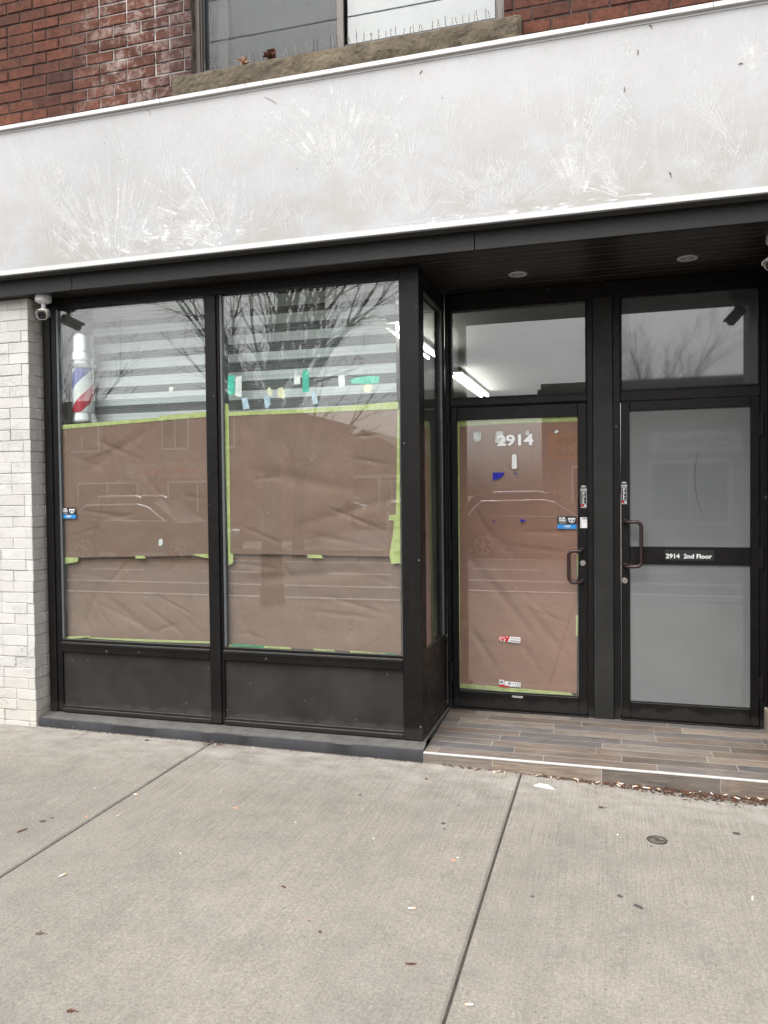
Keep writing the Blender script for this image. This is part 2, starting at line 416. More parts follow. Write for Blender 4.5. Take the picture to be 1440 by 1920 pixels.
def m_glass(name='window_glass', tint=(0.955, 0.975, 0.968), haze=0.0):
    n = N(name)
    lw = n.n('LayerWeight'); lw.inputs['Blend'].default_value = 0.5
    f5 = n.math('POWER', lw.outputs['Facing'], 5.0)
    fr = n.math('ADD', n.math('MULTIPLY', f5, 0.935), 0.065)
    tr = n.n('BsdfTransparent'); tr.inputs[0].default_value = (*tint, 1)
    gl = n.n('BsdfGlossy'); gl.inputs['Roughness'].default_value = 0.0; gl.inputs['Color'].default_value = (1, 1, 1, 1)
    n.l(n.bump(n.noise(1.1, 1), 0.012, 0.01), gl.inputs['Normal'])
    mx = n.n('MixShader'); n.l(fr, mx.inputs[0]); n.l(tr.outputs[0], mx.inputs[1]); n.l(gl.outputs[0], mx.inputs[2])
    df = n.n('BsdfDiffuse'); df.inputs[0].default_value = (0.7, 0.7, 0.68, 1)
    m2 = n.n('MixShader')
    d = n.math('MULTIPLY', n.ramp(n.noise(5, 6, 0.7), 0.45, 0.8), haze)
    sp = n.math('MULTIPLY', n.specks(30, 0.10, 0.06), 0.5)
    n.l(n.math('MAXIMUM', d, sp), m2.inputs[0]); n.l(mx.outputs[0], m2.inputs[1]); n.l(df.outputs[0], m2.inputs[2])
    n.l(m2.outputs[0], n.out.inputs[0])
    return n.mat
GLASS = m_glass(haze=0.02)
def m_frost(name, c, cior=1.72):
    n = N(name)
    sx = n.n('SeparateXYZ'); n.l(n.tc.outputs['Object'], sx.inputs[0])
    cc = n.mix(n.ramp(n.noise(2.0, 4), 0.3, 0.7), mul(c, 0.93), mul(c, 1.07))
    scr = n.ramp(n.noise(1.0, 3, 0.6, n.coord((3, 3, 55), rot=(0, R(-3), 0))), 0.69, 0.76)
    cc = n.mix(n.math('MULTIPLY', scr, 0.25), cc, (0.5, 0.5, 0.48))
    sp = n.specks(30, 0.09, 0.06); cc = n.mix(n.math('MULTIPLY', sp, 0.4), cc, (0.45, 0.45, 0.44))
    return n.bsdf(cc, 0.75, 0.0, None, 0.0, 1.0, Coat_Roughness=0.03, Coat_IOR=cior)
FROST = m_frost('frosted_film_glass', (0.225, 0.236, 0.240))
SCR = basic('dark_scratch', (0.05, 0.052, 0.055), 0.6)
FROST2 = m_frost('grey_film_transom_glass', (0.12, 0.127, 0.130), 2.15)

def m_kraft(name, c):
    n = N(name)
    f = n.noise(4, 5, 0.6); g = n.noise(1.0, 5, 0.7, n.coord((14, 14, 90)))
    cc = n.mix(n.ramp(f, 0.3, 0.7), mul(c, 0.93), mul(c, 1.07))
    cc = n.mix(n.ramp(g, 0.4, 0.7, 0.0, 0.22), cc, mul(c, 0.72))
    sp = n.specks(60, 0.13, 0.05); cc = n.mix(n.math('MULTIPLY', sp, 0.35), cc, mul(c, 0.45))
    h = n.math('ADD', n.noise(3.2, 4, 0.55, None, 1.2), n.math('MULTIPLY', n.noise(20, 4, 0.6), 0.14))
    return n.bsdf(cc, 0.7, 0.0, n.bump(h, 0.5, 0.016), 0.3)
KRAFT = m_kraft('brown_kraft_paper', (0.285, 0.184, 0.142))
KRAFT2 = m_kraft('reddish_kraft_paper', (0.355, 0.186, 0.138))

def m_tape(name, c, tr=0.12):
    n = N(name)
    cc = n.mix(n.ramp(n.noise(30, 4), 0.35, 0.7), mul(c, 0.82), tuple(min(1, q * 1.15) for q in c))
    crease = n.noise(1.0, 3, 0.6, n.coord((60, 60, 14)))
    n.bsdf(cc, 0.65, 0.0, n.bump(crease, 0.5, 0.004), 0.3)
    return n.mat
LIME = m_tape('lime_painters_tape', (0.54, 0.61, 0.24))
DGREEN = m_tape('dark_green_tape', (0.08, 0.36, 0.17))
TEAL = m_tape('teal_tape', (0.10, 0.60, 0.44))
PALE = m_tape('pale_tape', (0.70, 0.73, 0.70))
PBLUE = m_tape('pale_blue_tape', (0.42, 0.53, 0.62))
CREAM = m_tape('cream_tape', (0.74, 0.72, 0.50))
BLUE = m_tape('blue_scrap', (0.012, 0.015, 0.30))
WVINYL = basic('white_vinyl', (0.80, 0.80, 0.79), 0.5, 0, 0.05, 20, 0.05)
SHRED = m_tape('torn_white_paper', (0.62, 0.63, 0.61))
BVINYL = basic('black_vinyl', (0.012, 0.012, 0.013), 0.4, 0, 0.1, 20, 0.03)
SBLUE = basic('blue_vinyl', (0.015, 0.20, 0.50), 0.4, 0, 0.06, 20, 0.03)
SRED = basic('red_vinyl', (0.50, 0.02, 0.03), 0.45, 0, 0.1, 20, 0.03)
SGREY = basic('grey_print', (0.22, 0.22, 0.23), 0.5, 0, 0.1, 20, 0.03)
CHROME = basic('chrome', (0.80, 0.81, 0.82), 0.34, 1.0, 0.03, 8, 0.0)
STEEL = basic('satin_steel', (0.50, 0.48, 0.45), 0.32, 1.0, 0.08, 30, 0.05)
BRONZE = basic('dark_bronze_handle', (0.045, 0.026, 0.026), 0.28, 0.4, 0.15, 12, 0.04)
CAMW = basic('aged_white_plastic', (0.66, 0.63, 0.56), 0.42, 0, 0.08, 14, 0.05)
CAMG = basic('grey_white_metal', (0.52, 0.53, 0.54), 0.4, 0.0, 0.06, 14, 0.04)
LENS = basic('smoked_lens', (0.006, 0.006, 0.008), 0.08, 0.0, 0.1, 8, 0.0)

def m_soffit():
    n = N('dark_brown_soffit')
    c = n.mix(n.ramp(n.noise(6, 4, 0.6, n.coord((0.4, 3, 1))), 0.3, 0.7), (0.013, 0.0095, 0.0075), (0.026, 0.018, 0.014))
    return n.bsdf(c, 0.34, 0.0, n.bump(n.noise(20, 3), 0.04, 0.002), 0.5)
SOFFIT = m_soffit()
GREYM = basic('grey_painted_flashing', (0.055, 0.055, 0.053), 0.5, 0, 0.2, 6, 0.05)
def m_fascia():
    n = N('dusty_dark_fascia')
    st = n.noise(10, 5, 0.7, n.coord((1, 1, 0.15)))
    c = n.mix(n.ramp(st, 0.35, 0.75), (0.009, 0.0082, 0.008), (0.030, 0.028, 0.027))
    sp = n.specks(30, 0.12, 0.08); c = n.mix(n.math('MULTIPLY', sp, 0.4), c, (0.2, 0.19, 0.18))
    return n.bsdf(c, 0.5, 0.0, n.bump(n.noise(30, 3), 0.08, 0.003), 0.4)
FASCIA = m_fascia()
def m_tile():
    n = N('wood_look_tile')
    t = n.attr()
    r = n.n('ValToRGB'); n.l(t, r.inputs[0])
    e = r.color_ramp.elements
    e[0].position = 0.0; e[0].color = (0.080, 0.062, 0.050, 1)
    e[1].position = 1.0; e[1].color = (0.25, 0.20, 0.155, 1)
    for p, c in ((0.3, (0.150, 0.112, 0.085, 1)), (0.55, (0.118, 0.108, 0.102, 1)), (0.72, (0.225, 0.175, 0.13, 1)), (0.86, (0.062, 0.063, 0.070, 1))):
        q = e.new(p); q.color = c
    off = n.n('CombineXYZ'); n.l(n.math('MULTIPLY', t, 37.0), off.inputs[0]); n.l(n.math('MULTIPLY', t, 11.0), off.inputs[2])
    va = n.n('VectorMath', operation='ADD'); n.l(n.tc.outputs['Object'], va.inputs[0]); n.l(off.outputs[0], va.inputs[1])
    mp = n.n('Mapping'); mp.inputs['Scale'].default_value = (2.6, 38, 38); n.l(va.outputs[0], mp.inputs[0])
    g = n.noise(1.6, 6, 0.72, mp.outputs[0], 0.6)
    c = n.mix(n.ramp(g, 0.42, 0.58, 0.0, 0.85), r.outputs[0], n.mix(1.0, r.outputs[0], (0.45, 0.46, 0.50), 'MULTIPLY'))
    c = n.mix(n.ramp(n.noise(2.4, 5, 0.7, mp.outputs[0]), 0.56, 0.78, 0.0, 0.55), c, (0.30, 0.235, 0.175))
    saw = n.noise(1.0, 2, 0.5, n.coord((190, 4, 4), rot=(0, 0, 0)))
    c = n.mix(n.math('MULTIPLY', n.ramp(saw, 0.5, 0.7), n.ramp(n.noise(3, 3), 0.5, 0.65, 0.0, 0.4)), c, (0.06, 0.05, 0.045))
    dust = n.noise(3, 5, 0.7); c = n.mix(n.ramp(dust, 0.45, 0.8, 0.04, 0.22), c, (0.36, 0.34, 0.31))
    return n.bsdf(c, 0.55, 0.0, n.bump(g, 0.18, 0.003), 0.4)
TILE = m_tile()
GROUT = basic('pale_grout', (0.33, 0.305, 0.275), 0.9, 0, 0.3, 20, 0.3)
NOSE = basic('white_edge_trim', (0.47, 0.46, 0.44), 0.5, 0, 0.12, 18, 0.1)
def m_stone():
    n = N('rock_faced_sandstone')
    c = n.mix(n.ramp(n.noise(5, 6, 0.7), 0.3, 0.7), (0.115, 0.092, 0.064), (0.26, 0.215, 0.155))
    c = n.mix(n.ramp(n.noise(3.2, 5, 0.65, n.coord(loc=(4, 1, 2))), 0.52, 0.70, 0.0, 0.45), c, (0.29, 0.22, 0.125))
    c = n.mix(n.ramp(n.noise(7, 6, 0.75, n.coord(loc=(1, 8, 2))), 0.50, 0.70, 0.0, 0.75), c, (0.085, 0.075, 0.062))
    g = n.noise(110, 4, 0.75); c = n.mix(n.ramp(g, 0.42, 0.66, 0.0, 0.5), c, (0.075, 0.06, 0.042))
    c = n.mix(n.math('MULTIPLY', n.specks(60, 0.25, 0.25), 0.35), c, (0.42, 0.36, 0.27))
    h = n.math('ADD', n.noise(18, 6, 0.75), n.math('MULTIPLY', g, 0.35))
    return n.bsdf(c, 0.95, 0.0, n.bump(h, 0.9, 0.012), 0.2)
STONE = m_stone()
WINFR = basic('brown_grey_window_frame', (0.105, 0.088, 0.078), 0.5, 0, 0.1, 6, 0.05)
WINDK = basic('black_gasket', (0.015, 0.016, 0.018), 0.5, 0, 0.1, 6, 0.05)
SPIKE = basic('spike_wire', (0.07, 0.062, 0.055), 0.4, 0.6, 0.1, 10, 0.0)
WALLI = basic('interior_white_wall', (0.33, 0.33, 0.31), 0.8, 0, 0.05, 3, 0.05)
CEILI = basic('interior_ceiling', (0.22, 0.22, 0.205), 0.85, 0, 0.05, 3, 0.05)
FLOORI = basic('interior_floor', (0.2, 0.19, 0.18), 0.5, 0, 0.1, 3, 0.05)
def m_sheer(name, tr, c, li=0.14):
    n = N(name)
    d = n.n('BsdfDiffuse'); d.inputs[0].default_value = (*c, 1)
    t = n.n('BsdfTransparent')
    tl = n.n('BsdfTranslucent'); tl.inputs[0].default_value = (*c, 1)
    a = n.n('MixShader'); a.inputs[0].default_value = 0.4; n.l(d.outputs[0], a.inputs[1]); n.l(tl.outputs[0], a.inputs[2])
    b = n.n('MixShader')
    lines = n.ramp(n.noise(1.0, 1, 0.5, n.coord((0.4, 1, 120))), 0.4, 0.6, tr - li, tr + li)
    n.l(n.ramp(lines, 0, 1), b.inputs[0]); n.l(a.outputs[0], b.inputs[1]); n.l(t.outputs[0], b.inputs[2])
    n.l(b.outputs[0], n.out.inputs[0]); return n.mat
BLINDW = m_sheer('opaque_blind_band', 0.03, (0.86, 0.90, 0.90))
BLINDS = m_sheer('sheer_blind_band', 0.55, (0.36, 0.38, 0.385))
SCREEN = m_sheer('insect_screen', 0.72, (0.08, 0.086, 0.086), 0.0)
CURT = m_sheer('pale_curtain', 0.03, (0.15, 0.166, 0.165), 0.0)
def m_pole():
    n = N('barber_stripes')
    sx = n.n('SeparateXYZ'); n.l(n.tc.outputs['Object'], sx.inputs[0])
    x = n.math('SUBTRACT', sx.outputs[0], -3.512); y = n.math('SUBTRACT', sx.outputs[1], 0.16)
    ang = n.math('DIVIDE', n.math('ARCTAN2', y, x), 2 * math.pi)
    q = n.math('FRACT', n.math('ADD', n.math('SUBTRACT', n.math('DIVIDE', sx.outputs[2], 0.44), ang), 0.40))
    red = n.math('MULTIPLY', n.math('GREATER_THAN', q, 0.5), n.math('LESS_THAN', q, 0.75))
    blu = n.math('MULTIPLY', n.math('GREATER_THAN', q, 0.0), n.math('LESS_THAN', q, 0.25))
    c = n.mix(red, (0.74, 0.74, 0.74), (0.50, 0.035, 0.06)); c = n.mix(blu, c, (0.035, 0.06, 0.36))
    return n.bsdf(c, 0.4, 0.0, None, 0.4)
POLE = m_pole()
def m_emit(name, c, s):
    n = N(name); e = n.n('Emission'); e.inputs[0].default_value = (*c, 1); e.inputs[1].default_value = s
    n.l(e.outputs[0], n.out.inputs[0]); return n.mat
TUBE = m_emit('lit_tube', (1.0, 0.97, 0.90), 24.0)
LEAFM = basic('dry_brown_leaf', (0.10, 0.036, 0.018), 0.8, 0, 0.4, 30, 0.5)
LEAFP = basic('pale_dry_leaf', (0.42, 0.27, 0.17), 0.8, 0, 0.3, 30, 0.5)
LEAFG = basic('grey_dry_leaf', (0.14, 0.11, 0.075), 0.85, 0, 0.4, 30, 0.5)
BUTT = basic('cigarette_paper', (0.74, 0.72, 0.67), 0.8, 0, 0.08, 60, 0.1)
BUTTF = basic('cigarette_filter', (0.58, 0.42, 0.27), 0.8, 0, 0.1, 60, 0.1)
TISSUE = basic('white_tissue', (0.82, 0.83, 0.84), 0.85, 0, 0.05, 40, 0.3)
GUM = basic('old_chewing_gum', (0.055, 0.05, 0.047), 0.85, 0, 0.3, 30, 0.2)
CASTI = basic('worn_cast_iron', (0.045, 0.035, 0.03), 0.7, 0.2, 0.3, 30, 0.5)
CASTG = basic('concrete_filled_cover', (0.12, 0.105, 0.09), 0.9, 0, 0.3, 40, 0.5)
ORANGE = basic('orange_paint_fleck', (0.50, 0.24, 0.14), 0.8, 0, 0.1, 30, 0.1)

# ================================================================== SETTING
rnd = random.Random(4)
# ground far and wide, road, kerbs
MB().mesh([(-400, -400, -0.30), (400, -400, -0.30), (400, 400, -0.30), (-400, 400, -0.30)], [(0, 1, 2, 3)]).build('ground', basic('far_ground', (0.18, 0.17, 0.15), 0.95, 0, 0.3, 0.5, 0.2)).__setitem__('kind', 'structure')
road = MB().mesh([(-120, -16.5, -0.17), (120, -16.5, -0.17), (120, -6.15, -0.17), (-120, -6.15, -0.17)], [(0, 1, 2, 3)])
road.mesh([(-9.5, -70, -0.166), (-4.5, -70, -0.166), (-4.5, -16.4, -0.166), (-9.5, -16.4, -0.166)], [(0, 1, 2, 3)]).build('road', ASPH)['kind'] = 'structure'
mk = MB()
for yy in (-9.2, -7.6, -14.0): mk.box(-60, 60, yy - 0.06, yy + 0.06, -0.165, -0.162)
for k in range(-20, 20): mk.box(k * 3, k * 3 + 1.5, -11.46, -11.34, -0.165, -0.162)
mk.build('road_marking', PAINTW)['kind'] = 'structure'
kb = MB(); kb.box(-120, 120, -6.15, -5.98, -0.35, -0.02, 0.02); kb.box(-120, 120, -16.7, -16.52, -0.35, -0.02, 0.02)
kb.build('kerb', KERB)['kind'] = 'structure'
fs = MB()
fs.box(-120, -9.6, -19.9, -16.7, -0.35, -0.02); fs.box(-4.4, 120, -19.9, -16.7, -0.35, -0.02)
fs.build('far_pavement', KERB)['kind'] = 'structure'

# the concrete sidewalk: separate slabs with open joints between them
sw = MB()
edges = [-40, -14.1, -12.15, -10.2, -8.25, -6.32, -4.37, -2.43, -0.487, 1.46, 3.4, 5.35, 7.3, 40]
for a, b in zip(edges[:-1], edges[1:]):
    nx = max(2, int((b - a) / 0.35)); g = 0.0055
    xs = [a + g, a + g + 0.008] + [a + (b - a) * i / nx for i in range(1, nx)] + [b - g - 0.008, b - g]
    ys = [-5.97, -5.95, -4.5, -3.0, -2.0, -1.0, -0.5, -0.04]
    vs = []; ff = []
    for i, x in enumerate(xs):
        drop = 0.006 if i in (0, len(xs) - 1) else 0.0
        for y in ys:
            xx = x + (0.0022 * noise.noise((y * 9.0, x * 3, 0)) if i in (0, 1, len(xs) - 2, len(xs) - 1) else 0)
            zc = gz(max(-6, min(3, xx)))
            vs.append((xx, y, zc - drop))
    m = len(ys)
    for i in range(len(xs) - 1):
        for j in range(m - 1): ff.append((i * m + j, (i + 1) * m + j, (i + 1) * m + j + 1, i * m + j + 1))
    nb = len(vs)
    for i in (0, len(xs) - 1):
        for y in ys: vs.append((xs[i], y, -0.13))
    for k, i in enumerate((0, len(xs) - 1)):
        for j in range(m - 1): ff.append((i * m + j, i * m + j + 1, nb + k * m + j + 1, nb + k * m + j))
    sw.cc = rnd.random(); sw.mesh(vs, ff)
# finer rows so that the joint edge wanders
sw.build('sidewalk', CONC)['kind'] = 'structure'
MB().box(-40, 40, -5.97, 0.3, -0.3, -0.118).build('sidewalk_bed', DIRT)['kind'] = 'structure'
jf = MB()
for xj in (-4.37, -2.43, -0.487, 1.46):
    for k in range(60):
        y0 = -5.9 + k * 0.099
        jf.box(xj - 0.0056, xj + 0.0056, y0, y0 + 0.1, -0.06, gz(xj) - 0.006 - 0.003 * rnd.random())
tag(jf.build('joint_dirt', DIRT), kind='stuff')

# interior of the shop (seen through the transom, side light and between blind bands)
it = MB(); it.box(-3.9, 0.02, 8.5, 8.6, 0, 3.2); it.box(-3.98, -3.80, 0.12, 8.6, 0, 3.2); it.box(-0.11, 0.0, 0.95, 8.6, 0, 3.2)
it.build('interior_wall', WALLI)['kind'] = 'structure'
MB().box(-3.98, 1.2, 0.16, 8.6, 2.98, 3.1).build('interior_ceiling', CEILI)['kind'] = 'structure'
MB().box(-3.98, 1.2, 0.83, 8.6, -0.05, 0.09).box(-3.98, -1.12, 0.13, 0.83, -0.05, 0.088).build('interior_floor', FLOORI)['kind'] = 'structure'

# ================================================================== BRICKWORK
def brick_field(mb, x0, x1, z0, z1, yf, depth, course, length, bed, head, holes=(), jit=0.0015, ch=0.003, ins=0.004, axis='x', shift=0.0, tones=None):
    """laid courses of single bricks in running bond, cut round the holes"""
    k = 0; z = z0
    while z < z1 - 0.005:
        zt = min(z + course - bed, z1)
        x = x0 - (length * (0.5 if k % 2 else 0.0)) - shift
        while x < x1:
            L = length * (0.5 if rnd.random() < 0.06 else 1.0)
            a, b = max(x, x0), min(x + L - head, x1)
            x += L
            spans = [(a, b)]
            for (hx0, hx1, hz0, hz1) in holes:
                if zt > hz0 + 0.003 and z < hz1 - 0.003:
                    ns_ = []
                    for (p, q) in spans:
                        if q <= hx0 or p >= hx1: ns_.append((p, q)); continue
                        if p < hx0: ns_.append((p, hx0 - 0.002))
                        if q > hx1: ns_.append((hx1 + 0.002, q))
                    spans = ns_
            for (p, q) in spans:
                if q - p < 0.012: continue
                j = lambda s=1.0: rnd.uniform(-jit, jit) * s
                dy = rnd.uniform(-jit, jit) * 1.6
                mb.cc = rnd.random() if tones is None else tones(p, z)
                def P(xx, yy, zz): return (xx, yy, zz) if axis == 'x' else (yy, xx, zz)
                pj, qj, zb, zu = p + j(), q + j(), z + j(), zt + j()
                o = [P(pj, yf + ins + dy, zb), P(qj, yf + ins + dy, zb + j()), P(qj, yf + ins + dy, zu), P(pj, yf + ins + dy, zu + j())]
                i_ = [P(pj + ch, yf + dy, zb + ch), P(qj - ch, yf + dy, zb + ch), P(qj - ch, yf + dy + j(.5), zu - ch), P(pj + ch, yf + dy, zu - ch)]
                bk = [P(pj, yf + depth, zb), P(qj, yf + depth, zb), P(qj, yf + depth, zu), P(pj, yf + depth, zu)]
                vs = i_ + o + bk
                f = [(0, 1, 2, 3)]
                for a_ in range(4):
                    b_ = (a_ + 1) % 4
                    f += [(a_, 4 + a_, 4 + b_, b_), (4 + a_, 8 + a_, 8 + b_, 4 + b_)]
                mb.mesh(vs, f)
        z += course; k += 1
    mb.cc = 0.5

XW0 = at(367, 60, y=0.06).x; XW1 = at(947, 30, y=0.06).x
ZSB, ZST = 3.90, 4.205
XS0, XS1 = at(330, 170, y=-0.03).x, at(979, 60, y=-0.03).x
up = thing('brick_wall', (-1.3, 0.1, 3.0), 'red brick upper wall above the blank white sign board', 'wall')
hole = [(XW0, XW1, ZST - 0.02, 5.6), (XS0, XS1, ZSB, ZST)]
bm_ = MB()
def tone(p, z):
    base = rnd.gauss(0.55, 0.2)
    return max(0.0, min(1.0, base))
brick_field(bm_, -5.6, 2.6, 2.95, 5.85, 0.0, 0.09, 0.0742, 0.208, 0.010, 0.010, hole, tones=tone)
bm_.build('brick', BRICK, up)
mo = MB()
for (x0, x1, z0, z1) in ((-5.6, XW0, 2.95, 5.85), (XW1, 2.6, 2.95, 5.85), (XW0, XW1, 2.95, ZSB + 0.1), (XW0, XW1, 5.6, 5.85)):
    mo.box(x0, x1, 0.0065, 0.30, z0, z1)
mo.build('mortar', MORTAR, up)

# white painted pier to the left of the shopfront
wp = thing('brick_pier', (-4.2, -0.04, 0.0), 'white painted brick pier left of the shop window', 'pier')
XP, YP = -3.745, -0.098
b1 = MB(); brick_field(b1, -6.2, XP, -0.02, 2.912, YP, 0.07, 0.0735, 0.205, 0.0030, 0.0004, jit=0.0016, ch=0.0028, ins=0.003, shift=0.06)
b1.build('front_face', WBRICK, wp)
b2 = MB(); brick_field(b2, YP + 0.0, 0.09, -0.02, 2.905, 0, 0.0, 0.0735, 0.205, 0.0035, 0.0018, jit=0.0018, axis='y')
b2 = MB()
z = -0.02; k = 0
while z < 2.88:
    b2.cc = rnd.random()
    zt = z + 0.070
    x_ = XP - 0.0015 + rnd.uniform(-0.002, 0.002)
    cut = 0.045 if k % 2 else 0.13
    for (ya, yb) in ((YP + 0.003, YP + cut), (YP + cut + 0.0015, 0.10)):
        if yb - ya < 0.01: continue
        dx = rnd.uniform(-0.0015, 0.0015)
        b2.box(XP - 0.06, x_ + dx, ya, yb, z, zt, 0.0035)
    z += 0.0735; k += 1
b2.build('return_face', WBRICK, wp)
MB().box(-6.2, XP - 0.006, YP + 0.006, 0.25, -0.2, 2.915).build('mortar_core', WMORTAR, wp)

# right hand pier that closes the entrance recess (just out of view)
rp = thing('end_pier', (1.1, 0.3, 0.0), 'dark clad end pier beside the right door frame', 'pier')
MB().box(0.925, 1.7, -0.09, 0.95, -0.2, 2.9165).build('cladding', BLACK2, rp)
MB().box(0.905, 0.924, -0.07, 0.745, 0.05, 0.24, 0.003).build('base_block', basic('tan_base_block', (0.24, 0.20, 0.15), 0.9, 0, 0.3, 12, 0.4), rp)

# rough stone sill
nxs, nzs = 300, 34
vs = []; ff = []
prof = []
for i in range(nxs + 1):
    x = XS0 + (XS1 - XS0) * i / nxs
    row = []
    for j in range(nzs + 14):
        if j <= nzs:
            z = ZSB + (ZST - ZSB) * j / nzs; y = -0.075; nn = Vector((0, -1, 0))
            k = math.sin(math.pi * j / nzs) ** 0.5
            v1 = noise.voronoi((x * 5.5 + 0.4 * noise.noise((x * 9, z * 9, 1)), z * 8.5 + 0.35 * noise.noise((x * 8, z * 8, 5)), 0.4))[0]
            d = k * (0.050 * v1[0] + 0.012 * min(1, (v1[1] - v1[0]) * 2) + 0.012 * noise.noise((x * 2.0, z * 3.0, 4.0))) + 0.006 * noise.fractal((x * 34, z * 34, 1), 0.7, 2.0, 4)
            endk = min(1.0, min(i, nxs - i) / 3.0)
            y -= d * endk
            z += 0.008 * noise.noise((x * 14, j * 0.4, 7)) * (1 if 0 < j else 0)
        else:
            t = (j - nzs) / 13.0
            y = -0.075 + 0.215 * t; z = ZST + 0.006 * noise.noise((x * 14, nzs * 0.4, 7)) + 0.004 * noise.noise((x * 20, y * 20, 2))
        row.append((x, y, z))
    prof.append(row)
nr = len(prof[0])
for row in prof: vs += row
for i in range(nxs):
    for j in range(nr - 1): ff.append((i * nr + j, (i + 1) * nr + j, (i + 1) * nr + j + 1, i * nr + j + 1))
for i in (0, nxs):
    b = len(vs); row = prof[i]
    vs += [(q[0], 0.14, q[2]) for q in row]
    for j in range(nr - 1): ff.append((i * nr + j, i * nr + j + 1, b + j + 1, b + j))
tag(MB().mesh(vs, ff).build('stone_sill', STONE, smooth=18), 'rough tan stone sill under the upper window', 'window sill')

# ================================================================== UPPER WINDOW
uw = thing('upper_window', ((XW0 + XW1) / 2, 0.1, ZST), 'brown framed sliding window above the stone sill', 'window')
yg = 0.115
xa = at(388, 80, y=yg).x; xm0 = at(635, 40, y=yg).x; xm1 = at(648, 40, y=yg).x; xb = at(929, 20, y=yg).x
zb_ = at(388, 136, y=yg).z
fr = MB()
fr.box(XW0 - 0.005, XW0 + 0.028, 0.055, 0.20, ZST - 0.01, 5.6, 0.003); fr.box(XW0 + 0.0285, xa - 0.012, 0.07, 0.20, ZST - 0.01, 5.6, 0.003)
fr.box(xb + 0.012, XW1 + 0.005, 0.06, 0.20, ZST - 0.01, 5.6, 0.003)
fr.box(xm0, xm1, 0.075, 0.19, ZST - 0.01, 5.6, 0.003)
fr.box(xa - 0.012, xm0, 0.08, 0.19, ZST - 0.01, zb_ - 0.012, 0.002); fr.box(xm1, xb + 0.012, 0.08, 0.19, ZST - 0.01, zb_ - 0.012, 0.002)
fr.box(XW0, XW1, 0.06, 0.2, 5.55, 5.62)
fr.build('window_frame', WINFR, uw)
gk = MB()
for (p, q) in ((xa, xm0), (xm1, xb)):
    gk.box(p - 0.0118, p, 0.09, 0.18, zb_ - 0.0118, 5.55); gk.box(q, q + 0.0118 if q > xm1 else q + 0.0, 0.09, 0.18, zb_ - 0.0118, 5.55) if q > xm1 else None
    gk.box(p, q, 0.09, 0.18, zb_ - 0.0118, zb_)
gk.build('gasket', WINDK, uw)
MB().box(xa, xm0, yg, yg + 0.006, zb_, 5.55).build('pane', GLASS, uw)
MB().box(xm1, xb, yg, yg + 0.006, zb_, 5.55).build('pane', GLASS, uw)
MB().box(xa + 0.004, xm0 - 0.002, yg - 0.012, yg - 0.0115, zb_, 5.55).build('insect_screen', SCREEN, uw)
si = MB(); xs0 = at(412, 60, y=yg + .05).x; xs1 = at(424, 60, y=yg + .05).x
si.box(xs0, xs1 + 0.02, yg + 0.035, yg + 0.065, zb_, 5.55); si.build('sash_stile', WINFR, uw)
def curtain(name, x0, x1, y, z0, z1, mat, parent, amp=0.008, fr_=30):
    vs = []; ff = []; n_ = 90
    for i in range(n_ + 1):
        x = x0 + (x1 - x0) * i / n_
        yy = y + amp * math.sin(x * fr_) + amp * 0.5 * math.sin(x * fr_ * 2.7 + 1)
        vs += [(x, yy, z0), (x, yy, z1)]
    for i in range(n_): ff.append((2 * i, 2 * i + 2, 2 * i + 3, 2 * i + 1))
    return MB().mesh(vs, ff).build(name, mat, parent, smooth=True)
c1 = thing('curtain', (-1.6, 0.3, 4.2), 'pale curtain hanging behind the upper window panes', 'curtain')
curtain('cloth', XW0 + 0.05, XW1 - 0.02, 0.215, 4.0, 5.54, CURT, c1)
MB().box(-3.2, 0.2, 0.75, 0.8, 3.2, 5.8).box(-3.2, 0.2, 0.31, 0.8, 5.75, 5.85).box(-3.2, 0.2, 0.31, 0.8, 3.12, 3.2).box(-3.25, -3.2, 0.31, .8, 3.15, 5.8).box(.2, .25, 0.31, .8, 3.15, 5.8).build('upper_room_wall', WALLI)['kind'] = 'structure'

# bird spikes on the sill
bs = thing('bird_spikes', (-1.55, 0.02, ZST), 'row of thin wire bird spikes along the stone sill', 'bird spikes')
MB().box(XW0 - 0.03, XS1 - 0.02, 0.018, 0.034, ZST + 0.004, ZST + 0.012, 0.002).build('base_strip', SPIKE, bs)
n_ = 0
xx = XW0 - 0.02
while xx < XS1 - 0.03 and n_ < 64:
    ln = rnd.uniform(0.095, 0.12); lean = rnd.uniform(-0.30, 0.18); ly = rnd.uniform(-0.25, 0.1)
    MB().tube([(xx, 0.026, ZST + 0.01), (xx + lean * ln, 0.026 + ly * ln, ZST + 0.01 + ln)], 0.0023, 4).build('spike', SPIKE, bs)
    xx += rnd.uniform(0.026, 0.041); n_ += 1

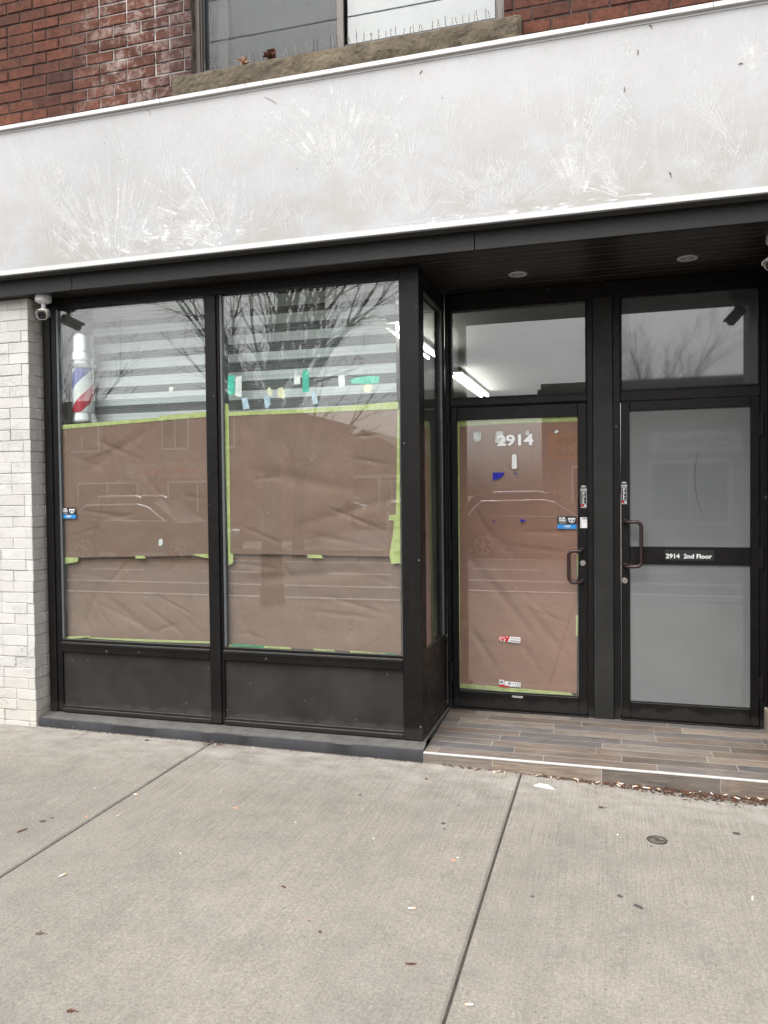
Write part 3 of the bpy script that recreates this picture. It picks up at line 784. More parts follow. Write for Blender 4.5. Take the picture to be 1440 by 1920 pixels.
def leaf(name, p, size, mat, label, seed, flat=0.3, rz=0.0, upright=False):
    r = random.Random(seed); mb = MB(); n1 = 11
    for q in range(3 if upright else 1):
        pts = []
        for k in range(n1):
            t = 2 * math.pi * k / n1
            rr = size * (0.55 + 0.45 * (k % 2)) * r.uniform(0.7, 1.1)
            pts.append((rr * math.cos(t), rr * math.sin(t) * 0.7))
        vs = [Vector((0, 0, 0))] + [Vector((a, b, size * flat * r.uniform(0.1, 1.3))) for a, b in pts]
        if upright:
            M = Matrix.Rotation(rz + q * 1.1, 4, 'Z') @ Matrix.Rotation(R(70 + 15 * q), 4, 'X')
            vs = [M @ v + Vector((0, 0, size * 0.6)) for v in vs]
        else:
            M = Matrix.Rotation(rz, 4, 'Z'); vs = [M @ v for v in vs]
        lo = min(v.z for v in vs)
        vs = [Vector(p) + v - Vector((0, 0, lo - 0.001)) for v in vs]
        top = [v + Vector((0, 0, 0.0012)) for v in vs]; m = len(vs)
        ff = [(0, i, i % n1 + 1) for i in range(1, n1 + 1)] + [(m, m + i % n1 + 1, m + i) for i in range(1, n1 + 1)]
        mb.mesh(list(vs) + top, ff)
    c0 = Vector(p)
    mb.tube([c0 + Vector((0, 0, 0.003)), c0 + Vector((math.cos(rz) * size * 0.9, math.sin(rz) * size * 0.5, 0.005)), c0 + Vector((math.cos(rz) * size * 1.7, math.sin(rz) * size, 0.003))], 0.0011, 4)
    return tag(mb.build(name, mat), label, 'leaf')
leaf('dry_leaf', (at(504, 112, y=-0.05).x, -0.045, ZST + 0.012), 0.056, LEAFM, 'curled dark brown leaf caught in the bird spikes', 3, 0.6, 0.4, True)
leaf('dry_leaf', (at(455, 122, y=-0.05).x, -0.05, ZST + 0.010), 0.042, LEAFP, 'pale crumpled leaf on the stone sill beside the brown one', 5, 0.5, 1.0, True)

# ================================================================== SIGN BOARD + CANOPY
YS = -0.25
ZB, ZT = 3.046, 3.952
sg = thing('sign_board', (-1.5, YS, ZB), 'long blank white sign board with glue marks across the facade', 'sign')
MB().box(-6.2, 3.2, YS, 0.0, ZB, ZT).build('sign_face', SIGN, sg)
tt = MB()
x = -6.2
for L in (1.6, 1.1, 0.9, 0.45, 0.12, 0.11, 0.12, 2.3, 2.7):
    tt.box(x, x + L - 0.0012, YS - 0.022, 0.0, ZT, ZT + 0.026, 0.002); x += L
tt.box(-6.2, 3.2, YS - 0.004, YS - 0.0005, ZT - 0.014, ZT - 0.0005)
tt.build('top_trim', [WTRIM], sg)
MB().box(-6.2, 3.2, YS - 0.008, YS + 0.02, ZB - 0.020, ZB - 0.0005, 0.002).box(-6.2, 3.2, YS - 0.004, YS - 0.0005, ZB, ZB + 0.012).build('bottom_trim', WTRIM, sg)

# dried glue: fans of strokes left by the old lettering adhesive, drawn in sign pixels then laid on the board
rs = MB(); YR = YS - 0.0006
def stroke(pts, w0, w1, tone_):
    rs.cc = tone_
    P = [at(u, v, y=YR) for u, v in pts]
    L = []; Rr = []
    for i, p in enumerate(P):
        d = (P[min(i + 1, len(P) - 1)] - P[max(i - 1, 0)]); nrm = Vector((-d.z, 0, d.x)).normalized()
        t = i / (len(P) - 1); ww = 1.05 * (w0 + (w1 - w0) * t) * (0.55 if i in (0, len(P) - 1) else 1.0) * rnd.uniform(0.8, 1.2)
        L.append(p + nrm * ww / 2); Rr.append(p - nrm * ww / 2)
    n2 = len(P)
    # a film 0.3 mm thick
    yo = Vector((0, rnd.uniform(-0.0003, 0), 0))
    rs.mesh([q + yo for q in L + Rr], [(i, i + 1, n2 + i + 1, n2 + i) for i in range(n2 - 1)])
def fan(cu, cv, a0, a1, r0, r1, n2, w=0.008, tone_=0.9, bend=0.12, dense=1.0):
    """strokes leaving (cu,cv) between angles a0..a1 (deg, 90 = up)"""
    if w < 0.5:      # milky smear under each fan
        for k in range(max(3, n2 // 4)):
            a = R(rnd.uniform(a0, a1)); ra = r0 * rnd.uniform(0.8, 2.0); rb = r1 * rnd.uniform(0.4, 0.9)
            if rb > ra + 10: stroke([(cu + (ra + (rb - ra) * t / 4) * math.cos(a), cv - (ra + (rb - ra) * t / 4) * math.sin(a)) for t in range(5)], 0.03, 0.05, tone_ * 0.38)
    n2 = int(n2 * 1.2); bend = rnd.uniform(-0.25, 0.45) * 0.6; cu += rnd.uniform(-8, 8)
    for k in range(n2):
        a = R(a0 + (a1 - a0) * (k + rnd.uniform(-0.35, 0.35)) / max(1, n2 - 1))
        a = R(90) + (a - R(90)) * 0.85 + R(rnd.gauss(0, 3.5))
        ra = r0 * rnd.uniform(0.7, 2.6); rb = r1 * rnd.uniform(0.55, 1.1)
        if rb < ra + 12: continue
        bd = bend * (a - R(90)) + rnd.uniform(-0.03, 0.03)
        pts = []
        for i in range(7):
            t = i / 6; rr = ra + (rb - ra) * t; aa = a + bd * t
            pts.append((cu + rr * math.cos(aa), cv - rr * math.sin(aa)))
        stroke(pts, w * rnd.uniform(0.45, 1.2), w * rnd.uniform(0.35, 1.2), min(0.9, tone_ * rnd.uniform(0.3, 1.0)))
fan(205, 520, 52, 155, 45, 175, 46, 0.009, 0.85)
fan(215, 505, 60, 140, 60, 260, 26, 0.011, 0.55)
fan(430, 462, 118, 172, 22, 190, 20, 0.009, 0.95, 0.2)
fan(430, 470, 80, 120, 30, 150, 12, 0.014, 0.7)
fan(110, 420, 75, 112, 40, 170, 15, 0.009, 0.6)
fan(60, 400, 70, 120, 20, 140, 9, 0.008, 0.45)
fan(330, 420, 70, 120, 40, 160, 14, 0.008, 0.5)
fan(640, 375, 48, 138, 60, 215, 58, 0.012, 0.75, 0.05)
fan(640, 400, 55, 128, 90, 230, 40, 0.015, 0.6, 0.05)
fan(400, 350, 70, 110, 20, 150, 8, 0.01, 0.35)
fan(930, 402, 60, 165, 22, 130, 26, 0.007, 0.85)
fan(960, 398, 25, 120, 18, 95, 20, 0.006, 0.8)
fan(1078, 384, 58, 128, 18, 155, 18, 0.007, 1.0)
fan(1085, 290, 55, 118, 22, 190, 18, 0.007, 0.6)
fan(1180, 380, 118, 168, 20, 150, 13, 0.007, 0.9, 0.25)
fan(1085, 372, 92, 140, 10, 95, 8, 0.006, 0.7)
fan(790, 420, 40, 130, 14, 110, 26, 0.006, 0.6)
fan(1215, 260, 100, 150, 15, 120, 10, 0.007, 0.5)
fan(1370, 262, 95, 160, 10, 95, 10, 0.007, 0.5)
fan(1300, 180, 75, 105, 30, 120, 11, 0.008, 0.6)
fan(1420, 150, 70, 120, 10, 90, 8, 0.012, 0.7)
fan(1360, 360, 40, 140, 20, 110, 20, 0.006, 0.45)
for (u, v, r) in ((120, 500, 200), (300, 500, 210), (480, 470, 170), (560, 450, 120), (720, 430, 150), (860, 410, 170), (1010, 395, 190), (1150, 375, 170), (1290, 360, 150), (1410, 345, 140), (250, 330, 110), (480, 300, 110), (860, 270, 110), (960, 240, 110), (1200, 250, 120), (1330, 230, 110)):
    fan(u + rnd.uniform(-25, 25), v, rnd.uniform(40, 70), rnd.uniform(110, 145), 15, r, 18, 0.0055, rnd.uniform(0.2, 0.42), 0.1)
fan(770, 330, 60, 120, 20, 120, 12, 0.009, 0.4)
fan(1180, 130, 80, 110, 10, 90, 6, 0.008, 0.4)
for k in range(130):   # broken tile-like flakes at the foot of the left fans
    u = rnd.triangular(120, 500, 330); v = 516 - (u / 1440) * 158 - rnd.uniform(14, 62) * (1 if rnd.random() < 0.85 else 1.5)
    a = rnd.uniform(-0.5, 0.6) + (u - 330) * 0.002; ll = rnd.uniform(7, 20)
    stroke([(u - ll * math.cos(a) / 2, v + ll * math.sin(a) / 2), (u, v), (u + ll * math.cos(a) / 2, v - ll * math.sin(a) / 2)], 0.013, 0.016, rnd.uniform(0.6, 1.0))
for k in range(70):
    u = rnd.uniform(740, 1230); v = 516 - (u / 1440) * 158 - rnd.uniform(8, 20)
    ll = rnd.uniform(12, 40); a = 0.12 + rnd.uniform(-0.12, 0.12)
    stroke([(u - ll / 2, v + ll * a / 2), (u, v), (u + ll / 2, v - ll * a / 2)], 0.006, 0.010, rnd.uniform(0.6, 1.0))
for k in range(420):   # stray smears
    u = rnd.uniform(0, 1440); top = 256 - u * 0.17; bot = 512 - u * 0.109
    v = rnd.uniform(top + 8, bot - 8); ll = rnd.uniform(8, 45); a = rnd.gauss(1.5, 0.35)
    stroke([(u, v), (u + ll * math.cos(a) / 2, v - ll * math.sin(a) / 2), (u + ll * math.cos(a), v - ll * math.sin(a))], 0.006, rnd.uniform(0.004, 0.02), rnd.uniform(0.12, 0.45))
rs.cc = 0.5
rs.build('glue_residue', RESID, sg)
# small dark twigs stuck on the board
for (u, v, l, a) in ((282, 215, 12, 2.2), (496, 182, 26, -0.5), (1195, 102, 9, 1.5), (1170, 172, 9, 1.5), (1258, 332, 10, 1.9), (787, 138, 8, 1.0), (1385, 120, 8, 0.1), (1217, 47, 8, -0.8)):
    p0 = at(u, v, y=YS - 0.003); p1 = at(u + l * math.cos(a), v - l * math.sin(a), y=YS - 0.003)
    MB().tube([p0, (p0 + p1) / 2 + Vector((0.004, 0, 0.003)), p1], 0.0010 if l > 10 else 0.0019, 5).build('stuck_twig', LEAFM, sg)


cp = thing('entrance_canopy', (-1.5, -0.1, 2.9), 'dark brown metal canopy soffit under the white sign board', 'canopy')
ZSO = 2.917
fa = MB()
x = -6.2
for L in (2.87, 2.62, 1.83, 2.1):
    fa.box(x, x + L - 0.0015, -0.172, -0.150, ZSO - 0.004, ZB - 0.026, 0.003); x += L
fa.build('fascia_band', FASCIA, cp)
MB().box(-6.2, 3.2, YS - 0.003, -0.02, ZB - 0.0255, ZB - 0.0205).build('drip_flashing', GREYM, cp)
so = MB(); y = -0.1495; k = 0
while y < 0.76:
    wv = 0.075
    so.box(-6.2, 3.2, y, y + wv - 0.003, ZSO + (0.0008 if k % 2 else 0), ZSO + 0.016, 0.002); y += wv; k += 1
so.box(-6.2, 3.2, -0.149, 0.95, ZSO + 0.0165, ZSO + 0.028)
so.build('soffit_boards', SOFFIT, cp)
MB().box(-6.2, 3.2, -0.14, -0.001, ZSO + 0.0285, ZB - 0.027).build('canopy_core', BLACK2, cp)

def recessed(u, v, label):
    c = at(u, v, z=2.913)
    t = thing('recessed_light', (c.x, c.y, 2.917), label, 'ceiling light', 'recessed lights in the soffit')
    M = Matrix.Rotation(math.pi, 4, 'X')
    MB().lathe([(0.036, -0.002), (0.036, 0.004), (0.053, 0.006), (0.056, 0.004), (0.057, -0.003)], (c.x, c.y, 2.9165), 40, M).build('trim_ring', CAMG, t, smooth=30)
    MB().lathe([(0.016, 0.002), (0.018, 0.0045), (0.030, 0.0045), (0.0345, 0.002), (0.0345, -0.002)], (c.x, c.y, 2.9165), 32, M).build('gimbal', STEEL, t, smooth=30)
    MB().lathe([(0.0005, 0.0046), (0.0152, 0.0035), (0.0152, -0.002)], (c.x, c.y, 2.9165), 24, M).build('lens', CAMG, t, smooth=30)
recessed(971, 515, 'small round recessed light above the papered door')
recessed(1289, 485, 'larger looking round recessed light above the frosted door')

# ================================================================== SHOPFRONT WINDOW
X0, XM0, XM1, XC0, XC1 = -3.715, -2.476, -2.381, -1.190, -1.070
ZK0, ZK1, ZG0, ZG1, ZH = 0.150, 0.520, 0.606, 2.848, 2.9165
GL1 = (-3.597, XM0 + 0.018); GL2 = (XM1 + 0.018, XC0 - 0.008)
sf = thing('shop_window', (-2.4, 0.05, 0.1), 'black framed corner shop window lined with brown paper', 'shop window')
m = MB()
m.box(X0, -3.655, 0.004, 0.12, 0.105, ZH, 0.003); m.box(-3.6545, -3.614, 0.014, 0.12, 0.11, ZH, 0.003)
m.box(XC0, XC1, -0.004, 0.115, 0.105, ZH, 0.004)
m.build('outer_frame', BLACK, sf)
m = MB(); m.box(XM0, XM1 - 0.018, 0.0, 0.12, 0.112, ZG1 + 0.002, 0.003); m.box(XM1 - 0.0175, XM1, 0.013, 0.12, 0.112, ZG1 + 0.002, 0.002)
m.build('mullion', BLACK, sf)
m = MB()
m.box(-3.6135, XC0 - 0.0005, 0.002, 0.12, ZG1 + 0.0025, ZH, 0.003)
m.box(X0 + 0.02, XC1 + 0.01, -0.012, 0.0015, ZH - 0.028, ZH + 0.001, 0.002)
m.build('head_rail', BLACK, sf)
for (a, b) in ((-3.6135, XM0 - 0.0005), (XM1 + 0.0005, XC0 - 0.0005)):
    m = MB()
    m.box(a, b, 0.0, 0.12, ZK1, ZG0 - 0.018, 0.004); m.box(a, b, 0.012, 0.12, ZG0 - 0.0175, ZG0, 0.003)
    m.box(a, b, -0.004, 0.0005, ZG0 - 0.045, ZG0 - 0.024, 0.002)
    m.build('sill_rail', BLACK, sf)
    m = MB(); m.box(a, b, 0.001, 0.12, 0.105, ZK0 - 0.016, 0.004); m.box(a, b, 0.012, 0.12, ZK0 - 0.0155, ZK0, 0.003)
    m.build('bottom_rail', BLACK, sf)
    MB().box(a, b, 0.028, 0.05, ZK0 + 0.0005, ZK1 - 0.0005).build('kick_panel', PANEL, sf)
gstop = MB()
for (a, b) in (GL1, GL2):
    gstop.box(a - 0.017, a, 0.018, 0.10, ZG0 + 0.0005, ZG1 + 0.002, 0.002)
gstop.box(GL2[1], GL2[1] + 0.0075, 0.018, 0.1, ZG0 + 0.0005, ZG1 + 0.002, 0.001)
gstop.build('glazing_bead', basic('grey_glazing_bead', (0.10, 0.11, 0.115), 0.35, 0.2, 0.1, 10, 0.05), sf)
for (a, b) in (GL1, GL2):
    MB().box(a + 0.0003, b - 0.0003, 0.032, 0.038, ZG0 + 0.0005, ZG1 + 0.0015).build('glass_pane', GLASS, sf)
# side return of the window, facing the door recess
m = MB()
m.box(-1.135, -1.0745, 0.1155, 0.745, 2.80, ZH - 0.001, 0.003)
m.box(-1.135, -1.0735, 0.1155, 0.745, ZK1 + 0.01, ZG0 - 0.012, 0.003); m.box(-1.135, -1.080, 0.1155, 0.745, ZG0 - 0.0115, ZG0 + 0.006, 0.003)
m.box(-1.135, -1.0715, 0.1155, 0.748, 0.105, ZK0 - 0.012, 0.003); m.box(-1.135, -1.078, 0.1155, 0.745, ZK0 - 0.0115, ZK0 + 0.004, 0.003)
m.box(-1.135, -1.0745, 0.708, 0.7445, ZK0 + 0.0045, ZK1 + 0.0095, 0.002); m.box(-1.135, -1.0748, 0.704, 0.7444, ZG0 + 0.0065, 2.7995, 0.002)
m.build('side_frame', BLACK, sf)
MB().box(-1.098, -1.092, 0.1155, 0.7035, ZG0 + 0.0065, 2.7995).build('side_glass', GLASS, sf)
MB().box(-1.11, -1.086, 0.1155, 0.7075, ZK0 + 0.0045, ZK1 + 0.0095).build('side_kick_panel', PANEL, sf)
# aluminium bead that catches the light round the side glass
sb = MB()
sb.box(-1.0915, -1.084, 0.696, 0.7035, ZG0 + 0.0065, 2.7995); sb.box(-1.0915, -1.084, 0.1155, 0.6955, 2.792, 2.7995)
sb.build('side_bead', basic('satin_grey_bead', (0.16, 0.165, 0.17), 0.35, 0.3, 0.1, 10, 0.05), sf)

# painted ledge the window stands on
lg = MB()
nx = 40; vs = []; ff = []
pr = [(-0.078, -0.14), (-0.079, 0.0), (-0.078, 0.072), (-0.070, 0.0815), (-0.03, 0.090), (0.0, 0.0985), (0.10, 0.104)]
for i in range(nx + 1):
    xx = -3.735 + (XC1 + 0.018 + 3.735) * i / nx
    for (py, pz) in pr:
        jj = 0.0025 * noise.noise((xx * 6, py * 20, pz * 12)); vs.append((xx, py + jj, pz + (jj if pz > 0.05 else 0)))
for i in range(nx):
    for j in range(len(pr) - 1): ff.append((i * len(pr) + j, (i + 1) * len(pr) + j, (i + 1) * len(pr) + j + 1, i * len(pr) + j + 1))
b = nx * len(pr); k = len(vs); vs.append((vs[b][0], 0.10, -0.14)); ff.append([b + j for j in range(len(pr))] + [k])
lg.mesh(vs, ff)
lg.box(XC1 - 0.03, XC1 + 0.018, 0.0005, 0.748, 0.02, 0.108, 0.004)
tag(lg.build('base_ledge', LEDGE, smooth=40), 'dark grey painted concrete ledge under the shop window', 'ledge')

# ================================================================== ENTRANCE: STEP, FRAMES, DOORS
def zl(y): return 0.066 + 0.036 * (y + 0.08) / 0.83
st = thing('tiled_step', (-0.1, 0.3, 0.0), 'wood look tiled step in front of the two doors', 'step')
SX0, SX1 = XC1 + 0.0185, 2.6
tl = MB(); rows = 9; y = -0.068; rh = (0.748 + 0.068) / rows
for k in range(rows):
    x = SX0 - rnd.uniform(0.05, 0.55)
    while x < SX1:
        L = 0.60 if k else 0.61
        a, b = max(x + 0.0018, SX0), min(x + L - 0.0018, SX1); x += L
        if b - a < 0.02: continue
        tl.cc = rnd.random()
        y0, y1 = y + 0.0022, y + rh - 0.0022
        vs = [(a, y0, zl(y0)), (b, y0, zl(y0)), (b, y1, zl(y1)), (a, y1, zl(y1))]
        tl.mesh(vs + [(q[0], q[1], q[2] - 0.01) for q in vs], [(0, 1, 2, 3), (0, 4, 5, 1), (1, 5, 6, 2), (2, 6, 7, 3), (3, 7, 4, 0)])
    y += rh
tl.build('floor_tile', TILE, st)
rt = MB()
seams = [SX0] + [at(u, 1460, y=-0.08).x for u in (923, 1128, 1351)] + [1.14, 1.75, SX1]
for a, b, tn in zip(seams[:-1], seams[1:], (0.78, 0.70, 0.02, 0.30, 0.6, 0.2)):
    rt.cc = tn; rt.box(a + 0.002, b - 0.002, -0.079, -0.069, -0.14, 0.0545)
rt.build('riser_tile', TILE, st)
gr = MB()
gv = [(SX0, -0.068, zl(-.068) - 0.0004), (SX1, -0.068, zl(-.068) - 0.0004), (SX1, 0.80, zl(.8) - 0.0004), (SX0, 0.80, zl(.8) - 0.0004)]
gr.mesh(gv + [(q[0], q[1], -0.15) for q in gv], [(0, 1, 2, 3), (0, 4, 5, 1), (1, 5, 6, 2), (2, 6, 7, 3), (3, 7, 4, 0)])
gr.box(SX0, SX1, -0.0775, -0.0685, -0.14, 0.053)
gr.build('grout', GROUT, st)
MB().box(SX0, SX1, -0.0815, -0.0685, 0.0555, 0.0672, 0.002).build('nosing', NOSE, st)

YD = 0.75
df = thing('door_frame', (-0.1, YD, 0.1), 'black metal double entrance frame with two glass transoms', 'door frame')
ZD = 0.098
m = MB()
m.box(-1.0715, -1.043, YD - 0.012, YD + 0.10, ZD, ZH, 0.003)
m.box(-0.140, -0.103, YD - 0.004, YD + 0.10, ZD, 2.8215, 0.003)
m.box(0.020, 0.066, YD - 0.004, YD + 0.10, ZD, 2.8215, 0.003)
m.box(0.884, 0.925, YD - 0.004, YD + 0.10, ZD, 2.8215, 0.003)
m.box(-1.0425, 0.925, YD - 0.006, YD + 0.10, 2.822, ZH, 0.003)
m.build('jamb', BLACK, df)
m = MB(); m.box(-1.0425, -0.1405, YD + 0.0, YD + 0.10, 2.164, 2.209, 0.003); m.box(0.0665, 0.8835, YD + 0.0, YD + 0.10, 2.150, 2.213, 0.003)
m.build('transom_bar', BLACK2, df)
m = MB()
for (a, b, z0) in ((-1.0425, -0.1405, 2.2095), (0.0665, 0.8835, 2.2135)):
    m.box(a, b, YD + 0.01, YD + 0.08, z0, z0 + 0.012, 0.002); m.box(a, b, YD + 0.01, YD + 0.08, 2.808, 2.8215, 0.002)
    m.box(a, a + 0.010, YD + 0.0105, YD + 0.08, z0 + 0.0125, 2.8075, 0.002); m.box(b - 0.010, b, YD + 0.0105, YD + 0.08, z0 + 0.0125, 2.8075, 0.002)
m.build('transom_bead', BLACK, df)
MB().box(-1.032, -0.151, YD + 0.03, YD + 0.036, 2.222, 2.8075).build('transom_glass', GLASS, df)
MB().box(0.077, 0.873, YD + 0.03, YD + 0.036, 2.226, 2.8075).build('transom_glass', FROST2, df)
m = MB(); m.box(-1.0425, -0.1405, YD - 0.02, YD + 0.1, ZD - 0.004, ZD + 0.012, 0.003); m.box(0.0665, 0.8835, YD - 0.02, YD + 0.1, ZD - 0.004, ZD + 0.012, 0.003)
m.build('threshold', BLACK2, df)
tag(MB().box(-0.1025, 0.0195, YD - 0.018, YD + 0.09, ZD - 0.006, 2.8215, 0.003).build('door_pillar', PILLAR), 'charcoal flat pillar between the two doors', 'pillar')

def pull(cx_sign, xf, zt, zb, parent, xw):
    """tubular pull: two posts off the stile, a bar offset sideways"""
    y0 = YD + 0.012
    c = []
    def arc(cx, cz, r, a0, a1, yy):
        return [(cx + r * math.cos(R(a0 + (a1 - a0) * i / 8)), yy, cz + r * math.sin(R(a0 + (a1 - a0) * i / 8))) for i in range(9)]
    xo = xf + cx_sign * xw; r = 0.032; yo = YD - 0.052
    p = [(xf, y0, zt), (xf, YD - 0.03, zt), (xf + cx_sign * 0.008, yo, zt)]
    if cx_sign < 0: p += arc(xo + r, zt - r, r, 90, 180, yo) + arc(xo + r, zb + r, r, 180, 270, yo)
    else: p += arc(xo - r, zt - r, r, 90, 0, yo) + arc(xo - r, zb + r, r, 0, -90, yo)
    p += [(xf + cx_sign * 0.008, yo, zb), (xf, YD - 0.03, zb), (xf, y0, zb)]
    h = MB().tube(p, 0.0115, 14).build('pull_handle', BRONZE, parent, smooth=60)
    m = MB()
    for zz in (zt, zb): m.lathe([(0.017, 0), (0.017, 0.006), (0.013, 0.008)], (xf, YD + 0.0115, zz), 20, Matrix.Rotation(R(90), 4, 'X'))
    m.build('rose', BLACK, h, smooth=30)
def lock(x, z, parent):
    M = Matrix.Rotation(R(90), 4, 'X')
    o = MB().lathe([(0.0205, 0), (0.0205, 0.004), (0.0165, 0.008), (0.012, 0.0082)], (x, YD + 0.0115, z), 28, M).build('lock_cylinder', STEEL, parent, smooth=30)
    MB().box(x - 0.0012, x + 0.0012, YD + 0.0015, YD + 0.0035, z - 0.007, z + 0.005).build('keyhole', BVINYL, o)
def hinge(x, z, parent):
    m = MB()
    for k in range(3): m.tube([(x, YD - 0.014, z - 0.066 + k * 0.0445), (x, YD - 0.014, z - 0.066 + k * 0.0445 + 0.043)], 0.0095, 12)
    m.box(x - 0.016, x + 0.016, YD - 0.010, YD - 0.0045, z - 0.064, z + 0.064)
    m.build('hinge', BLACK2, parent, smooth=30)

d1 = thing('glass_door', (-0.6, YD, 0.1), 'black framed glass door papered in reddish brown, number 2914', 'door', 'entrance doors')
L0, L1 = -1.039, -0.1435
DY0, DY1 = YD + 0.012, YD + 0.057
m = MB()
m.box(L0, -0.996, DY0, DY1, 0.112, 2.150, 0.003); m.box(-0.200, L1, DY0, DY1, 0.112, 2.150, 0.003)
m.box(-0.9955, -0.2005, DY0, DY1, 0.112, 0.222, 0.003); m.box(-0.9955, -0.2005, DY0, DY1, 2.068, 2.150, 0.003)
m.box(-0.9955, -0.2005, DY0 + 0.008, DY1, 0.2225, 0.230, 0.002)
m.build('leaf_frame', BLACK, d1)
YG1 = YD + 0.026
MB().box(-0.9955, -0.2005, YG1, YG1 + 0.006, 0.2305, 2.0675).build('glass_pane', GLASS, d1)
pull(-1, -0.176, 1.192, 0.988, d1, 0.082)
lock(-0.171, 1.109, d1)
for z in (1.985, 1.19, 0.355): hinge(-1.050, z, d1)

d2 = thing('glass_door', (0.47, YD, 0.1), 'black framed door with two frosted grey glass panels', 'door', 'entrance doors')
L0, L1 = 0.0695, 0.8805
m = MB()
m.box(L0, 0.122, DY0, DY1, 0.112, 2.146, 0.003); m.box(0.831, L1, DY0, DY1, 0.112, 2.146, 0.003)
m.box(0.1225, 0.8305, DY0, DY1, 0.112, 0.215, 0.003); m.box(0.1225, 0.8305, DY0, DY1, 2.088, 2.146, 0.003)
m.box(0.1225, 0.8305, DY0, DY1, 1.108, 1.220, 0.003)
m.box(0.1225, 0.8305, DY0 + 0.008, DY1, 0.2155, 0.222, 0.002)
m.build('leaf_frame', BLACK, d2)
MB().box(0.1225, 0.8305, YG1, YG1 + 0.006, 0.2225, 1.1075).build('frosted_panel', FROST, d2)
MB().box(0.1225, 0.8305, YG1, YG1 + 0.006, 1.2205, 2.0875).build('frosted_panel', FROST, d2)
pull(1, 0.094, 1.380, 1.096, d2, 0.095)
lock(0.090, 1.000, d2)
for z in (1.97, 1.16, 0.36): hinge(0.892, z, d2)

MB().tube([at(u, v, y=YG1 - 0.0012) for u, v in ((1309, 848), (1304, 872), (1302, 895), (1304, 918), (1309, 942), (1318, 968))], [0.0006, 0.0016, 0.0017, 0.0016, 0.0012, 0.0005], 6).build('scratch', SCR, d2)

# ================================================================== PAPER, TAPE, STICKERS
def sheet(name, quad, y, mat, label, amp=0.006, nx=80, nz=110, xplane=None, seed=0.0, folds=()):
    """hung paper: bilinear between four corners, bulging away from the glass"""
    if xplane is None: P = [at(u, v, y=y) for u, v in quad]
    else: P = [at(u, v, x=xplane) for u, v in quad]
    vs = []; ff = []
    rr = random.Random(int(seed * 10)); folds = list(folds)
    us = [q[0] for q in quad]; vv = [q[1] for q in quad]
    if xplane is None:
        for k in range(16):
            folds.append((rr.uniform(min(us), max(us)), rr.uniform(min(vv), max(vv)), rr.choice((rr.gauss(0.1, 0.25), rr.gauss(-0.8, 0.4), rr.gauss(1.3, 0.4))), rr.uniform(0.08, 0.35), rr.uniform(0.006, 0.016), rr.uniform(0.003, 0.0075)))
    fq = [((at(f[0], f[1], y=y) if xplane is None else P[0]), f) for f in folds]
    for j in range(nz + 1):
        t = j / nz
        for i in range(nx + 1):
            s_ = i / nx
            p = P[0] * (1 - s_) * (1 - t) + P[1] * s_ * (1 - t) + P[2] * s_ * t + P[3] * (1 - s_) * t
            ed = min(1.0, 5 * min(s_, 1 - s_, t, 1 - t) + 0.05)
            d = abs(noise.fractal((p.x * 1.6 + seed, p.z * 1.9, seed + p.y), 0.8, 2.0, 3)) + 0.5 * abs(noise.noise((p.x * 5 + p.z * 3.2 + seed, p.z * 1.4 - p.x, seed)))
            e = 0.0
            for q, (fu, fv, fa, fl, fw, fh) in fq:
                dx, dz = p.x - q.x, p.z - q.z
                al = dx * math.cos(fa) + dz * math.sin(fa); ac = -dx * math.sin(fa) + dz * math.cos(fa)
                e += fh * math.exp(-(ac / fw) ** 2) * max(0.0, 1 - (al / fl) ** 2)
            dep = (amp * d + e) * ed
            if xplane is None: p = p + Vector((0, max(0.0, dep), 0))
            else: p = p + Vector((-max(0.0, dep), 0, 0))
            if j in (0, nz): p.z += 0.0015 * noise.noise((p.x * 9, seed, j))
            vs.append(p)
    for j in range(nz):
        for i in range(nx): a = j * (nx + 1) + i; ff.append((a, a + 1, a + nx + 2, a + nx + 1))
    o = MB().mesh(vs, ff).build(name, mat, smooth=True)
    return tag(o, label, 'paper', 'brown papers covering the glass')
YA, YB = 0.0425, 0.062
sheet('kraft_paper', [(115, 801), (394, 779), (399, 1041), (118, 1046)], YA, KRAFT, 'brown paper sheet below the barber pole in the left pane', 0.006, seed=1.3, folds=[(240, 830, 0.5, .4, .03, .008)])
sheet('kraft_paper', [(118, 1034), (399, 1030), (399, 1204), (119, 1194)], YB, KRAFT, 'lower brown paper sheet at the bottom of the left pane', 0.008, seed=4.1, folds=[(158, 1165, 2.0, .12, .012, .010), (170, 1140, 1.2, .2, .03, .012), (250, 1160, -0.6, .3, .03, .010)])
sheet('kraft_paper', [(428, 777), (747, 765), (751, 1044), (427, 1038)], YA, KRAFT, 'brown paper sheet under the teal tape in the middle pane', 0.007, seed=7.7, folds=[(560, 900, -0.2, .5, .04, .008), (650, 960, 0.25, .4, .03, .008)])
sheet('kraft_paper', [(427, 1027), (751, 1034), (752, 1227), (426, 1210)], YB, KRAFT, 'lower brown paper sheet at the bottom of the middle pane', 0.008, seed=9.2, folds=[(470, 1190, -1.0, .16, .02, .010), (560, 1080, .1, .5, .03, .008)])
sheet('kraft_paper', [(859, 795), (1084, 788), (1081, 1300), (862, 1284)], YG1 + 0.010, KRAFT2, 'reddish brown paper sheet covering the glass door', 0.008, 80, 150, seed=12.5,
      folds=[(905, 1215, -1.0, .28, .022, .016), (950, 1130, -0.9, .35, .03, .014), (1020, 1180, -0.9, .25, .025, .010), (890, 1060, -1.1, .25, .03, .010), (1000, 1240, -1.0, .2, .02, .010), (930, 1010, -0.8, .3, .03, .008)])
sheet('kraft_paper', [(785, 784), (805, 791), (812.5, 1203), (790, 1222)], None, KRAFT2, 'narrow brown paper strip behind the side glass', 0.003, 8, 40, xplane=-1.1035, seed=3.3)

